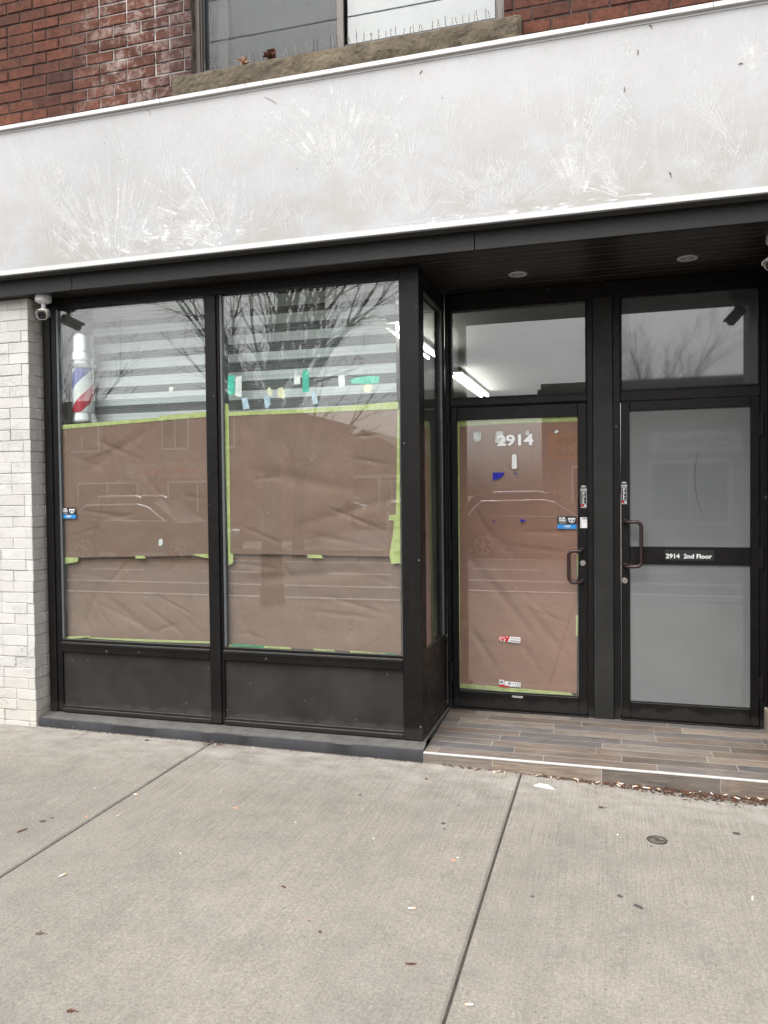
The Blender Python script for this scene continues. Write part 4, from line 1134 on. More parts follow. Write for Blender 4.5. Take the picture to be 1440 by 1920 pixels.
def poly(name, pts, y, mat, label, cat='tape', group=None, th=0.0006, xplane=None):
    if xplane is None:
        q = [at(u, v, y=y) for u, v in pts]; mb = MB().prism([(a.x, a.z) for a in q], y, y + th)
    else:
        q = [at(u, v, x=xplane) for u, v in pts]; mb = MB().prism([(a.y, a.z) for a in q], xplane - th, xplane, 'yz')
    return tag(mb.build(name, mat), label, cat, group)
YT = 0.0400
G1 = 'lime painters tape along the paper edges'
poly('painters_tape', [(113, 797), (300, 783), (395, 772), (395, 781), (300, 789), (113, 805)], YT, LIME, 'long lime tape strip across the left paper top', group=G1)
poly('painters_tape', [(299, 780), (394, 771), (394, 778), (299, 787)], YT - 0.0007, LIME, 'short lime tape doubling the strip beside the mullion', group=G1)
poly('painters_tape', [(109, 809), (115, 809), (117, 1040), (120, 1164), (115, 1164), (113, 1050)], YT, LIME, 'narrow vertical lime tape on the left pane edge', group=G1)
poly('painters_tape', [(117, 1045), (147, 1046), (145, 1053.5), (118, 1058)], YT - 0.0007, LIME, 'lime tape tab at the left end of the paper seam', group=G1)
poly('painters_tape', [(254, 1042), (270, 1042), (274, 1047), (254, 1047.5)], YT, LIME, 'small lime tape tab in the middle of the left seam', group=G1)
poly('painters_tape', [(360, 1040), (400, 1038), (400, 1048), (385, 1046)], YT, LIME, 'wedge of lime tape on the seam beside the mullion', group=G1)
poly('painters_tape', [(120, 1194), (168, 1192), (168, 1194), (150, 1196.5), (120, 1198)], YT, LIME, 'torn sliver of lime tape at the lower left paper corner', group=G1)
poly('painters_tape', [(166, 1195), (398, 1203), (396, 1206.5), (280, 1203.5), (166, 1197)], YT, LIME, 'lime tape strip under the left paper', group=G1)
poly('painters_tape', [(422, 773), (580, 766), (650, 761), (747, 753), (747, 767), (640, 771), (560, 775), (424, 780)], YT, LIME, 'lime tape strip across the middle pane paper top', group=G1)
poly('painters_tape', [(419, 758), (423, 756), (428, 758), (429, 772), (431, 900), (432, 1038), (437, 1039), (437, 1056), (428, 1060), (427, 1020), (424, 900), (421, 780)], YT - 0.0007, LIME, 'vertical lime tape beside the mullion on the middle pane', group=G1)
poly('painters_tape', [(745.5, 768), (748.5, 768), (750, 930), (751, 1056), (742, 1056), (734, 1058), (730, 1042), (737, 1000), (739, 976), (728, 975.5), (731, 970), (728, 966), (742, 965), (743, 930)], YT - 0.0007, LIME, 'ragged lime tape down the right edge of the middle pane', group=G1)
poly('painters_tape', [(577, 1040), (602, 1040.5), (606, 1047), (577, 1046)], YT - 0.0007, LIME, 'small lime tape tab on the middle pane seam', group=G1)
poly('painters_tape', [(425, 1209), (434, 1209), (434, 1212), (425, 1212)], YT - 0.0007, LIME, 'tiny lime tape scrap at the middle pane lower left corner', group=G1)
poly('painters_tape', [(434, 1206.5), (494, 1210.5), (495, 1215), (434, 1212.5)], YT, DGREEN, 'dark green tape strip at the left under the middle paper', group=G1)
poly('painters_tape', [(495, 1211), (545, 1214), (547, 1220), (495, 1217)], YT, LIME, 'lime tape piece next to the dark green strip', group=G1)
poly('painters_tape', [(587, 1216), (627, 1219), (629, 1224), (590, 1222)], YT, LIME, 'lime tape piece between two black gaps below the paper', group=G1)
poly('painters_tape', [(656, 1220), (722, 1225), (722, 1229), (657, 1225.5)], YT, LIME, 'long lime tape piece near the corner post below the paper', group=G1)
poly('painters_tape', [(722, 1224), (746, 1226), (746, 1230), (722, 1229)], YT - 0.0007, DGREEN, 'short dark green tape at the corner post', group=G1)
YE = YG1 + 0.0068
poly('painters_tape', [(857, 789), (960, 784.5), (1084, 781), (1084, 790), (960, 794), (857, 800)], YE, LIME, 'lime tape strip across the top of the papered door', group=G1)
poly('painters_tape', [(857, 800), (861, 800), (863, 1284), (860, 1284)], YE, LIME, 'thin vertical lime tape on the hinge side of the door', group=G1)
poly('painters_tape', [(861, 1281), (945, 1288), (1070, 1299), (1077, 1306), (1000, 1301), (862, 1289)], YE - 0.0005, LIME, 'lime tape strip along the bottom of the papered door', group=G1)
poly('painters_tape', [(943, 1290), (974, 1291), (973, 1297.5), (957, 1297), (944, 1293.5)], YE - 0.0011, LIME, 'lime tape tab below the white barcode label', group=G1)
poly('painters_tape', [(1081.5, 1040), (1084.5, 1040), (1083.5, 1080), (1081.5, 1080)], YE, LIME, 'short lime tape behind the door handle', group=G1)
poly('painters_tape', [(1080, 1154), (1083.5, 1153), (1083, 1192), (1080, 1193)], YE, LIME, 'short lime tape low on the handle side of the door', group=G1)
poly('painters_tape', [(803.5, 791), (806.5, 792), (814, 1202), (811.5, 1204)], None, LIME, 'vertical lime tape edging the side glass paper', group=G1, xplane=-1.1005)
poly('painters_tape', [(787, 786), (805, 790), (805, 795), (787, 791)], None, LIME, 'short lime tape topping the side glass paper', group=G1, xplane=-1.0995)

G2 = 'loose tape scraps on the middle pane'
for pts, mt, lb in (
    ([(427, 705), (431, 704), (440, 704), (440, 737), (434, 741), (427, 740)], TEAL, 'teal tape piece nearest the mullion'),
    ([(442, 706), (453, 705), (453, 744), (447, 744), (440, 741)], PALE, 'white tape strip right beside the leftmost teal piece'),
    ([(453, 746), (463, 745), (468, 766), (456, 768)], PBLUE, 'pale blue tape scrap closest to the mullion above the paper'),
    ([(494, 742), (506, 741), (507, 758), (502, 766), (497, 764)], PBLUE, 'pale blue pointed tape scrap under the cream ones'),
    ([(500, 730), (506, 726), (511, 735), (509, 743), (503, 741)], CREAM, 'left one of two crumpled cream tape bits'),
    ([(521, 728), (530, 726), (534, 738), (533, 747), (521, 745)], CREAM, 'right one of two crumpled cream tape bits'),
    ([(551, 705), (563, 704), (563, 720), (551, 721)], PALE, 'square white tape scrap left of the tall teal piece'),
    ([(567, 697), (573, 693), (579, 693), (580, 735), (567, 735)], TEAL, 'tall upright teal tape piece in the pane centre'),
    ([(583, 735), (592, 733), (597, 757), (587, 758)], PBLUE, 'tilted pale blue tape scrap right of the tall teal piece'),
    ([(634, 704), (646, 702), (647, 722), (640, 727), (635, 722)], PALE, 'ragged white tape scrap left of the teal wedge'),
    ([(655, 713), (672, 707), (692, 705), (711, 705), (711, 718), (690, 720), (660, 719)], TEAL, 'long horizontal teal tape wedge near the corner post'),
    ([(682, 721), (697, 721), (699, 728), (690, 737), (682, 733)], CREAM, 'cream tape scrap hanging below the teal wedge')):
    poly('tape_scrap', pts, YT, mt, lb, 'tape', G2)
poly('glue_smudge', [(316, 727), (321, 725), (326, 727), (322, 737), (318, 736)], YT, SHRED, 'faint grey smudge on the left pane beside the blind', 'smudge')

poly('white_patch', [(298, 1012), (302, 1010), (305, 1013), (305, 1020), (301, 1024), (297, 1022)], YT - 0.0007, WVINYL, 'small white oval patch on the left pane above the seam', 'patch')

# things on the papered door glass
YV = YG1 - 0.0016
hn = MB(); p0 = at(932, 836, y=YV); p1 = at(1000, 812, y=YV)
hn.text('2914', p0.x, YV, p0.z + 0.002, 0.098, 0.0032, p1.x - p0.x, 0.0012)
tag(hn.build('house_number', basic('white_number_vinyl', (0.84, 0.84, 0.83), 0.5, 0, 0.03, 20, 0.02)), 'bold white number 2914 on the papered door', 'house number')
YW = YG1 + 0.0075
for pts, lb in (([(887, 811), (896, 809), (903, 811), (901, 826), (892, 829), (888, 824)], 'crumpled white paper scrap left of the door number'),
                ([(930, 809), (943, 808), (944, 818), (950, 826), (944, 832), (928, 830)], 'white paper scrap touching the first digit of the number'),
                ([(985, 812), (988, 806), (991, 807), (993, 815), (986, 816)], 'tiny white scrap above the last digit'),
                ([(1039, 811), (1043, 806), (1048, 808), (1045, 812), (1041, 813)], 'small white scrap at the upper right of the door paper')):
    poly('paper_scrap', pts, YG1 - 0.0011, SHRED, lb, 'scrap', 'white scraps on the door glass')
a = at(960, 852, y=YV); b = at(969, 879, y=YV)
MB_ = MB(); w2 = (b.x - a.x); 
MB_.prism([(a.x + 0.004, a.z), (b.x - 0.004, a.z), (b.x - 0.001, a.z - 0.006), (b.x + 0.002, b.z + 0.008), (b.x - 0.004, b.z), (a.x + 0.002, b.z), (a.x - 0.001, b.z + 0.008), (a.x + 0.001, a.z - 0.006)], YV - 0.006, YV + 0.0013)
tag(MB_.build('door_sensor', WVINYL), 'small white upright plastic tab below the door number', 'tab')
for pts, lb in (([(924, 886), (946, 886), (944, 891), (937, 897), (924, 901)], 'largest blue triangular scrap on the door paper'),
                ([(963, 888), (970, 886), (967, 890)], 'tiny blue sliver right of the largest blue scrap'),
                ([(975, 973), (988, 976), (976, 979)], 'blue sliver left of the surveillance sticker'),
                ([(923, 976), (930, 978), (924, 979.5)], 'smallest blue sliver low on the door paper')):
    poly('blue_scrap', pts, YG1 - 0.0011, BLUE, lb, 'scrap', 'blue scraps behind the door glass')

def box_px(mb, u0, v0, u1, v1, y, th, m):
    a = at(u0, v0, y=y); b = at(u1, v1, y=y); mb.box(a.x, b.x, y - th, y, b.z, a.z, 0, m)
def video_sticker(u0, v0, u1, v1, y, label):
    m = MB(); a = at(u0, (v0 + v1) / 2, y=y); b = at(u1, (v0 + v1) / 2, y=y); H = abs(at((u0 + u1) / 2, v0, y=y).z - at((u0 + u1) / 2, v1, y=y).z)
    W = b.x - a.x; zc = (a.z + b.z) / 2; zb, zt = zc - H / 2, zc + H / 2; yy = y - 0.0004
    m.box(a.x, b.x, yy, y, zb + H * 0.34, zt, 0, 0)
    m.box(a.x, b.x, yy, y, zb, zb + H * 0.339, 0, 1)
    m.text('24 HR', a.x + W * 0.08, yy - 0.0003, zb + H * 0.78, H * 0.22, H * 0.010, W * 0.34, 0.0001, 2)
    m.text('VIDEO', a.x + W * 0.08, yy - 0.0003, zb + H * 0.59, H * 0.22, H * 0.010, W * 0.38, 0.0001, 2)
    m.text('SURVEILLANCE', a.x + W * 0.08, yy - 0.0003, zb + H * 0.43, H * 0.11, 0.0, W * 0.38, 0.0001, 2)
    cx, cz, r = a.x + W * 0.75, zb + H * 0.74, W * 0.17
    m.box(cx - r * 1.1, cx + r * 1.1, yy - 0.0005, yy - 0.0001, cz, cz + H * 0.12, 0, 2)
    arc = [(cx + r * math.cos(R(180 + 18 * i)), cz - H * 0.02 + r * 0.95 * math.sin(R(180 + 18 * i))) for i in range(11)]
    arc2 = [(cx + r * .78 * math.cos(R(360 - 18 * i)), cz - H * 0.02 + r * 0.72 * math.sin(R(360 - 18 * i))) for i in range(11)]
    m.prism(arc + arc2, yy - 0.0005, yy - 0.0001, 'xz', 2)
    m.lathe([(r * 0.28, 0), (r * 0.28, 0.0004)], (cx, yy - 0.0001, cz - r * 0.42), 14, Matrix.Rotation(R(90), 4, 'X'), 2)
    m.text('LOREX', a.x + W * 0.36, yy - 0.0003, zb + H * 0.14, H * 0.18, H * 0.008, W * 0.34, 0.0001, 2)
    m.text('lorex.com', a.x + W * 0.44, yy - 0.0003, zb + H * 0.04, H * 0.08, 0, W * 0.2, 0.0001, 2)
    return tag(m.build('warning_sticker', [BVINYL, SBLUE, WVINYL]), label, 'sticker', 'video surveillance stickers')
video_sticker(1045, 968, 1081, 991.5, YG1 - 0.0006, 'blue and black video surveillance sticker on the papered door')
video_sticker(114, 951.5, 142, 972, 0.0312, 'blue and black video surveillance sticker on the shop window')

def pull_sticker(u0, v0, u1, v1, label):
    y = DY0 - 0.0002; a = at(u0, v0, y=y); b = at(u1, v1, y=y); W = b.x - a.x; H = a.z - b.z; x0, zb = a.x, b.z; yy = y - 0.0003
    m = MB()
    m.box(x0, b.x, yy, y, zb, a.z, 0, 0)
    m.text('GTA', x0 + W * 0.16, yy - 0.0002, zb + H * 0.915, H * 0.095, H * 0.004, W * 0.66, 0.0001, 1)
    m.box(x0 + W * 0.02, x0 + W * 0.98, yy - 0.0003, yy - 0.00005, zb + H * 0.80, zb + H * 0.845, 0, 2)
    m.box(x0 + W * 0.04, x0 + W * 0.96, yy - 0.0003, yy - 0.00005, zb + H * 0.745, zb + H * 0.77, 0, 2)
    for (p, q) in ((0.08, 0.13), (0.87, 0.92)): m.box(x0 + W * p, x0 + W * q, yy - 0.0003, yy - 0.00005, zb + H * 0.17, zb + H * 0.71, 0, 2)
    m.box(x0 + W * 0.08, x0 + W * 0.92, yy - 0.0003, yy - 0.00005, zb + H * 0.705, zb + H * 0.72, 0, 2)
    for i, ch in enumerate('PULL'): m.text(ch, x0 + W * 0.34, yy - 0.0002, zb + H * (0.575 - 0.128 * i), H * 0.15, H * 0.005, W * 0.32, 0.0001, 1)
    for cx, mt in ((0.28, 3), (0.72, 2)): m.lathe([(W * 0.19, 0), (W * 0.19, 0.0003)], (x0 + W * cx, yy - 0.0001, zb + H * 0.10), 14, Matrix.Rotation(R(90), 4, 'X'), mt)
    m.box(x0 + W * 0.05, x0 + W * 0.95, yy - 0.0003, yy - 0.00005, zb + H * 0.005, zb + H * 0.03, 0, 2)
    return tag(m.build('pull_sticker', [BVINYL, WVINYL, basic('pale_print', (0.5, 0.5, 0.5), 0.5), SRED]), label, 'sticker', 'black pull stickers')
pull_sticker(1088, 910, 1101, 952, 'black PULL sticker above the handle of the papered door')
pull_sticker(1164, 903, 1176.5, 945, 'black PULL sticker above the handle of the frosted door')
# white label: its code square is left out
y = DY0 - 0.0002; m = MB()
a = at(1088, 970, y=y); b = at(1101, 990, y=y); W, H = b.x - a.x, a.z - b.z
m.box(a.x, b.x, y - 0.0003, y, b.z, a.z, 0, 0); m.box(a.x + W * 0.3, b.x, y - 0.0005, y - 0.00031, b.z + H * 0.80, a.z - H * 0.03, 0, 1)
for k in range(4): m.box(a.x + W * 0.08, a.x + W * 0.22, y - 0.0005, y - 0.00031, b.z + H * (0.1 + 0.2 * k), b.z + H * (0.22 + 0.2 * k), 0, 1)
for k in range(4): m.box(a.x + W * 0.36, b.x - W * 0.1, y - 0.0005, y - 0.00031, b.z + H * (0.50 + 0.06 * k), b.z + H * (0.515 + 0.06 * k), 0, 1)
tag(m.build('white_label', [WVINYL, SGREY]), 'small white printed label under the PULL sticker', 'label')
# red and white product labels
y = YG1 - 0.0006; m = MB()
def P2(pts, mt, dy=0.0):
    q = [at(u, v, y=y) for u, v in pts]; m.prism([(c.x, c.z) for c in q], y - 0.0003 - dy, y - dy, 'xz', mt)
P2([(935, 1192), (956, 1193), (952, 1203), (935, 1200)], 1)
P2([(956, 1193.5), (976, 1195), (975.5, 1206), (952, 1203)], 0)
for (u, v) in ((937, 1193), (943, 1194), (949, 1193.5), (935, 1197), (939, 1196), (945, 1198), (938, 1200), (944, 1201)): P2([(u, v), (u + 3, v), (u + 2.6, v + 2), (u, v + 2)], 0, 0.0004)
P2([(957, 1200), (974.5, 1202.5), (974.5, 1204.5), (957, 1202)], 2, 0.0004); P2([(958, 1196.5), (974.5, 1198.5), (974.5, 1199.5), (958, 1197.7)], 2, 0.0004)
tag(m.build('product_label', [WVINYL, SRED, SGREY]), 'torn red and white label low on the papered door', 'label')
m = MB()
P2([(936, 1274), (945, 1275), (945, 1283.5), (935.5, 1283)], 0); P2([(946, 1277), (976.5, 1280), (976, 1289), (946, 1286.5)], 0)
P2([(936, 1284), (955, 1286), (955, 1289), (936, 1287.5)], 1)
P2([(937, 1276), (943.5, 1276.7), (943.5, 1281.5), (937, 1281)], 2, 0.0004); P2([(953, 1279), (958, 1279.5), (958, 1284), (953, 1283.5)], 2, 0.0004)
P2([(961.5, 1280.5), (963.5, 1280.7), (963.5, 1283.5), (961.5, 1283.3)], 2, 0.0004); P2([(966, 1280.8), (968, 1281), (968, 1284), (966, 1283.8)], 2, 0.0004)
P2([(960, 1286.5), (975, 1288), (975, 1288.6), (960, 1287.2)], 2, 0.0004)
c = at(972.3, 1284, y=y)
for r0, r1 in ((0.011, 0.0065),):
    ring = [(c.x + r0 * math.cos(R(24 * i)), c.z + r0 * math.sin(R(24 * i))) for i in range(16)] + [(c.x + r1 * math.cos(R(-24 * i)), c.z + r1 * math.sin(R(-24 * i))) for i in range(16)]
    m.prism(ring, y - 0.0007, y - 0.0004, 'xz', 2)
tag(m.build('product_label', [WVINYL, SRED, SGREY]), 'white barcode label above the bottom tape of the door', 'label')
y = DY0 - 0.0003; m = MB()
P2([(960, 1304), (980, 1305.5), (980, 1309), (960, 1307.5)], 0); P2([(960.5, 1304.7), (963, 1305), (963, 1307), (960.5, 1306.8)], 1, 0.0004); P2([(966, 1305.3), (977, 1306.2), (977, 1307), (966, 1306.2)], 1, 0.0004)
tag(m.build('rail_label', [basic('grey_white_label', (0.45, 0.45, 0.45), 0.5), SGREY]), 'tiny pale label on the bottom rail of the papered door', 'label')
# suite plate on the frosted door
y = DY0 - 0.0005
a = at(1246.5, 1031, y=y); b = at(1339, 1052, y=y)
sp_ = thing('suite_plate', ((a.x + b.x) / 2, y, (a.z + b.z) / 2), 'black plate reading 2914 2nd Floor on the frosted door', 'sign')
MB().box(a.x, b.x, y - 0.004, y, b.z, a.z, 0.0012).build('plate', BVINYL, sp_)
t0 = at(1248.5, 1046, y=y - 0.005); t1 = at(1335, 1047, y=y - 0.005)
MB().text('2914  2nd Floor', t0.x, y - 0.0045, (t0.z + t1.z) / 2 - 0.001, 0.038, 0.0011, t1.x - t0.x, 0.0003).build('lettering', WVINYL, sp_)

# ================================================================== INSIDE THE WINDOW
def blind(name, x0, x1, y, ztops, z_low, label):
    t = thing(name, ((x0 + x1) / 2, y, 2.86), label, 'window blind', 'zebra blinds behind the shop window')
    ms = MB(); ms.cur = 0
    zs = ztops; prev = 2.90
    for (a, b) in zs:
        ms.box(x0, x1, y, y + 0.0006, a, prev, 0, 0)
        ms.box(x0 + 0.002, x1 - 0.002, y + 0.0002, y + 0.0005, b, a, 0, 1)
        prev = b
    ms.box(x0, x1, y, y + 0.0006, z_low, prev, 0, 0)
    ms.build('fabric', [BLINDW, BLINDS], t)
    # rear run of the same fabric, half a pitch out, gives the thin lines inside the dark bands
    rr = MB()
    for (a, b) in zs:
        for k in range(3):
            zz = b + (a - b) * (0.22 + 0.28 * k); rr.box(x0, x1, y + 0.012, y + 0.0125, zz - 0.004, zz + 0.004)
    rr.build('rear_fabric', BLINDS, t)
    MB().box(x0 - 0.01, x1 + 0.01, y - 0.02, y + 0.07, 2.905, 2.975, 0.004).build('headrail', WVINYL, t)
    return t
YBL = 0.27
def zz(u, v): return at(u, v, y=YBL).z
b2z = [(zz(745, v0), zz(745, v1)) for v0, v1 in ((556, 570), (589, 606), (624, 643), (660, 680), (698, 718), (735, 756))]
blind('zebra_blind', at(424, 700, y=YBL).x, at(742.5, 650, y=YBL).x, YBL, b2z, 2.02, 'striped grey and white zebra blind in the middle pane')
b1z = [(zz(390, v0), zz(390, v1)) for v0, v1 in ((588, 600), (615, 631), (649, 664), (683, 697), (716, 730), (752, 768))]
blind('zebra_blind', at(176, 700, y=YBL).x, at(424, 700, y=YBL).x - 0.02, YBL, b1z, 2.02, 'striped grey and white zebra blind behind the barber pole')

bp = thing('barber_pole', (-3.512, 0.16, 1.95), 'red white and blue barber pole with chrome caps', 'barber pole')
C3 = (-3.512, 0.16, 0.0)
zc = lambda v: at(152, v, y=0.16).z
z1, z2, z3, z4, z5, z6 = zc(628), zc(662), zc(692), zc(775), zc(797), 1.98
MB().lathe([(0.072, z4 - 0.01), (0.072, z3 + 0.01)], C3, 48).build('striped_cylinder', POLE, bp, smooth=30)
MB().lathe([(0.079, z4 - 0.005), (0.079, z3 + 0.005)], C3, 48).build('glass_sleeve', GLASS, bp, smooth=30)
MB().lathe([(0.080, z3), (0.086, z3 + 0.008), (0.086, z3 + 0.026), (0.079, z3 + 0.032), (0.079, z3 + 0.045), (0.088, z3 + 0.052), (0.088, z2 - 0.012), (0.082, z2), (0.079, z2 + 0.008), (0.079, z1 - 0.022), (0.074, z1 - 0.006), (0.060, z1), (0.001, z1 + 0.003)], C3, 48).build('top_cap', CHROME, bp, smooth=40)
MB().lathe([(0.001, z6), (0.055, z6 + 0.005), (0.074, z6 + 0.03), (0.078, z5 - 0.02), (0.078, z5), (0.086, z5 + 0.01), (0.086, z5 + 0.03), (0.079, z4 - 0.012), (0.079, z4)], C3, 48).build('bottom_cap', CHROME, bp, smooth=40)
for zq in (z3 + 0.02, z5 + 0.02): MB().box(-3.80, -3.60, 0.15, 0.17, zq - 0.012, zq + 0.012, 0.003).build('wall_bracket', CHROME, bp)

GREYF = basic('grey_lamp_fitting', (0.22, 0.22, 0.21), 0.6, 0, 0.05, 6, 0.02)
def tube_light(y0, y1, label):
    t = thing('tube_light', (-1.64, (y0 + y1) / 2, 2.95), label, 'ceiling light', 'fluorescent tube lights inside the shop')
    MB().box(-1.69, -1.59, y0, y1, 2.925, 2.979, 0.006).build('fitting', GREYF, t)
    for dx in (-0.042, 0.042): MB().tube([(-1.64 + dx, y0 + 0.03, 2.885), (-1.64 + dx, y1 - 0.03, 2.885)], 0.0105, 10).build('tube', TUBE, t, smooth=60)
tube_light(1.45, 2.95, 'lit white tube light seen through the side glass')
tube_light(4.15, 6.3, 'lit white tube light seen through the clear transom')

# ================================================================== SECURITY CAMERAS
def sec_cam(mount, ball_drop, d, label):
    """ceiling can, short neck, bullet housing pointing along d"""
    mx, my, mz = mount
    t = thing('security_camera', mount, label, 'security camera', 'bullet cameras on the soffit')
    M = Matrix.Rotation(math.pi, 4, 'X')
    MB().lathe([(0.052, 0.0), (0.053, 0.028), (0.050, 0.036), (0.034, 0.046), (0.030, 0.047)], mount, 36, M).build('mount', CAMG, t, smooth=30)
    hub = Vector((mx, my, mz - ball_drop))
    MB().tube([(mx, my, mz - 0.045), hub], [0.016, 0.014], 14).build('neck', CAMG, t, smooth=30)
    d = Vector(d).normalized(); side = d.cross(Vector((0, 0, 1))).normalized(); upv = side.cross(d)
    B = Matrix((side, d, upv)).transposed().to_4x4()      # x side, y forward, z up
    c = hub + d * 0.030 - upv * 0.030
    def W(p): return c + B.to_3x3() @ Vector(p)
    def loft(secs, name, mat, n2=24, par=t, hollow=False):
        vs = []; ff = []
        for (y_, hw, hh, zc_, pw) in secs:
            for k in range(n2):
                a = 2 * math.pi * k / n2; ca, sa = math.cos(a), math.sin(a)
                vs.append(W((hw * math.copysign(abs(ca) ** pw, ca), y_, zc_ + hh * math.copysign(abs(sa) ** pw, sa))))
        for i in range(len(secs) - 1):
            for k in range(n2): ff.append((i * n2 + k, i * n2 + (k + 1) % n2, (i + 1) * n2 + (k + 1) % n2, (i + 1) * n2 + k))
        ff.append(list(range(n2))[::-1]); ff.append([(len(secs) - 1) * n2 + k for k in range(n2)])
        return MB().mesh(vs, ff).build(name, mat, par, smooth=35)
    body = loft([(-0.075, 0.020, 0.018, 0, .7), (-0.068, 0.029, 0.027, 0, .6), (0.055, 0.031, 0.029, 0, .6), (0.060, 0.029, 0.027, 0, .6)], 'housing', CAMW)
    # hood: thin curved shell over the housing
    vs = []; ff = []; n2 = 15
    for y_ in (-0.07, 0.076):
        for rr in (1.0, 0.90):
            for k in range(n2):
                a = R(-18 + 216 * k / (n2 - 1)); ca, sa = math.cos(a), math.sin(a)
                vs.append(W((0.037 * rr * math.copysign(abs(ca) ** .65, ca), y_ - (0.02 if (k in (0, 1, n2 - 1, n2 - 2) and y_ > 0) else 0), 0.003 + 0.036 * rr * math.copysign(abs(sa) ** .65, sa))))
    for k in range(n2 - 1):
        ff += [(k, k + 1, 2 * n2 + k + 1, 2 * n2 + k), (n2 + k, 3 * n2 + k, 3 * n2 + k + 1, n2 + k + 1), (2 * n2 + k, 2 * n2 + k + 1, 3 * n2 + k + 1, 3 * n2 + k), (k, n2 + k, n2 + k + 1, k + 1)]
    ff += [(0, 2 * n2, 3 * n2, n2), (n2 - 1, 2 * n2 - 1, 4 * n2 - 1, 3 * n2 - 1)]
    MB().mesh(vs, ff).build('sun_hood', CAMW, t, smooth=35)
    loft([(0.0602, 0.026, 0.024, 0, .6), (0.063, 0.0255, 0.0235, 0, .6), (0.0635, 0.022, 0.020, 0, .6)], 'front_glass', LENS)
    ring = loft([(0.0600, 0.0285, 0.0265, 0, .6), (0.0625, 0.0285, 0.0265, 0, .6)], 'front_ring', CAMG)
    return t
sec_cam((-3.620, -0.09, 2.9165), 0.088, (0.50, -0.80, -0.30), 'white bullet camera on the soffit above the white pier')
rc = at(1372, 556, z=2.915)
sec_cam((0.852, 1.5 - rc.y + 0.02, 2.9165), 0.090, (-0.50, -0.62, -0.50), 'white bullet camera cut by the photo edge above the frosted door')

# ================================================================== LITTER AND SMALL THINGS ON THE SIDEWALK
def on_step_edge(u, v): return atg(u, v)
def butt_mesh():
    mb = MB(); mb.tube([(-0.013, 0, 0.0042), (0.004, 0, 0.0042)], 0.0040, 9, True, 0); mb.tube([(0.0042, 0, 0.0042), (0.0145, 0, 0.0042)], 0.0041, 9, True, 1)
    return mb
b0 = None
def butt(u, v, label, group=None, dz=0.0):
    global b0
    p = atg(u, v)
    if b0 is None: o = b0 = butt_mesh().build('cigarette_butt', [BUTT, BUTTF], smooth=40)
    else:
        o = b0.copy(); col.objects.link(o)
        for k in ('group',):
            if k in o: del o[k]
    o.location = (p.x, min(p.y, -0.092), gz(p.x) + dz); o.rotation_euler = (0, rnd.uniform(-0.15, 0.05), rnd.uniform(0, 6.28))
    s_ = rnd.uniform(0.85, 1.15); o.scale = (s_, 1, 1)
    tag(o, label, 'cigarette butt', group)
for u, v in ((936, 1448), (926, 1450), (946, 1451), (1008, 1456), (1033, 1460), (1081, 1463), (1121, 1470), (1162, 1466), (1160, 1476), (1165, 1469), (1208, 1480), (1214, 1481), (1237, 1484), (1297, 1490), (1335, 1492), (1356, 1489), (1382, 1500), (1400, 1495), (1422, 1499), (1427, 1501), (1312, 1489), (1190, 1478)):
    butt(u, v, 'short pale cigarette butt in the brown litter along the tiled step', 'cigarette butts along the step', 0.006 if u > 1100 else 0.002)
butt(222, 1531, 'white butt lying beside the left sidewalk joint')
butt(117, 1643, 'lone white butt near the lower left edge of the sidewalk')
butt(772, 1705, 'lone white butt near the middle of the sidewalk')
butt(880, 1886, 'white butt near the foot of the right joint')
butt(1411, 1686, 'lone white butt near the right edge of the sidewalk')
butt(255, 1491, 'white butt lodged in the left sidewalk joint')
butt(150, 1376, 'white butt at the foot of the dark ledge near the pier')

# drifted leaf litter against the step and the ledge
lt = MB()
def crumb(x, y, z, s_, mi):
    a = rnd.uniform(0, 6.28); L = s_ * rnd.uniform(0.6, 2.2); tl_ = rnd.uniform(-0.4, 0.4)
    dx, dy = math.cos(a) * L / 2, math.sin(a) * L / 2; dz = tl_ * L / 2; wd = s_ * rnd.uniform(0.08, 0.35)
    nx_, ny_ = -math.sin(a) * wd, math.cos(a) * wd
    z = max(z, gz(x) + abs(dz) + 0.0012)
    vs = [(x - dx - nx_, y - dy - ny_, z - dz), (x + dx - nx_ * .4, y + dy - ny_ * .4, z + dz), (x + dx + nx_ * .4, y + dy + ny_ * .4, z + dz), (x - dx + nx_, y - dy + ny_, z - dz)]
    vs += [(p[0], p[1], p[2] + 0.0025) for p in vs]
    lt.mesh(vs, [(3, 2, 1, 0), (4, 5, 6, 7), (0, 1, 5, 4), (1, 2, 6, 5), (2, 3, 7, 6), (3, 0, 4, 7)], mi)
for k in range(2600):
    x = rnd.uniform(-0.95, 1.6); dens = 0.06 + 0.5 * max(0, min(1, (x + 0.6) / 1.0))
    if x > 0.15: dens += 0.35
    if rnd.random() > dens: continue
    wd = 0.012 + 0.034 * max(0, min(1, (x + 0.3) / 0.8))
    crumb(x, -0.086 - abs(rnd.gauss(0, wd)), gz(x) + rnd.uniform(0.001, 0.010 * dens + 0.003), rnd.uniform(0.006, 0.020), rnd.choice((0, 0, 0, 1, 2)))
for k in range(420):
    x = rnd.uniform(-3.74, -1.05)
    crumb(x, -0.088 - abs(rnd.gauss(0, 0.007)), gz(x) + 0.001, rnd.uniform(0.003, 0.007), rnd.choice((0, 2, 2)))
for k in range(60):
    x = rnd.gauss(-2.41, 0.05); crumb(x, -0.085 - abs(rnd.gauss(0, 0.03)), gz(x) + 0.001, rnd.uniform(0.004, 0.011), rnd.choice((0, 2)))
tag(lt.build('leaf_litter', [LEAFM, LEAFG, DIRT]), kind='stuff')['label'] = 'brown leaf litter drifted against the step'

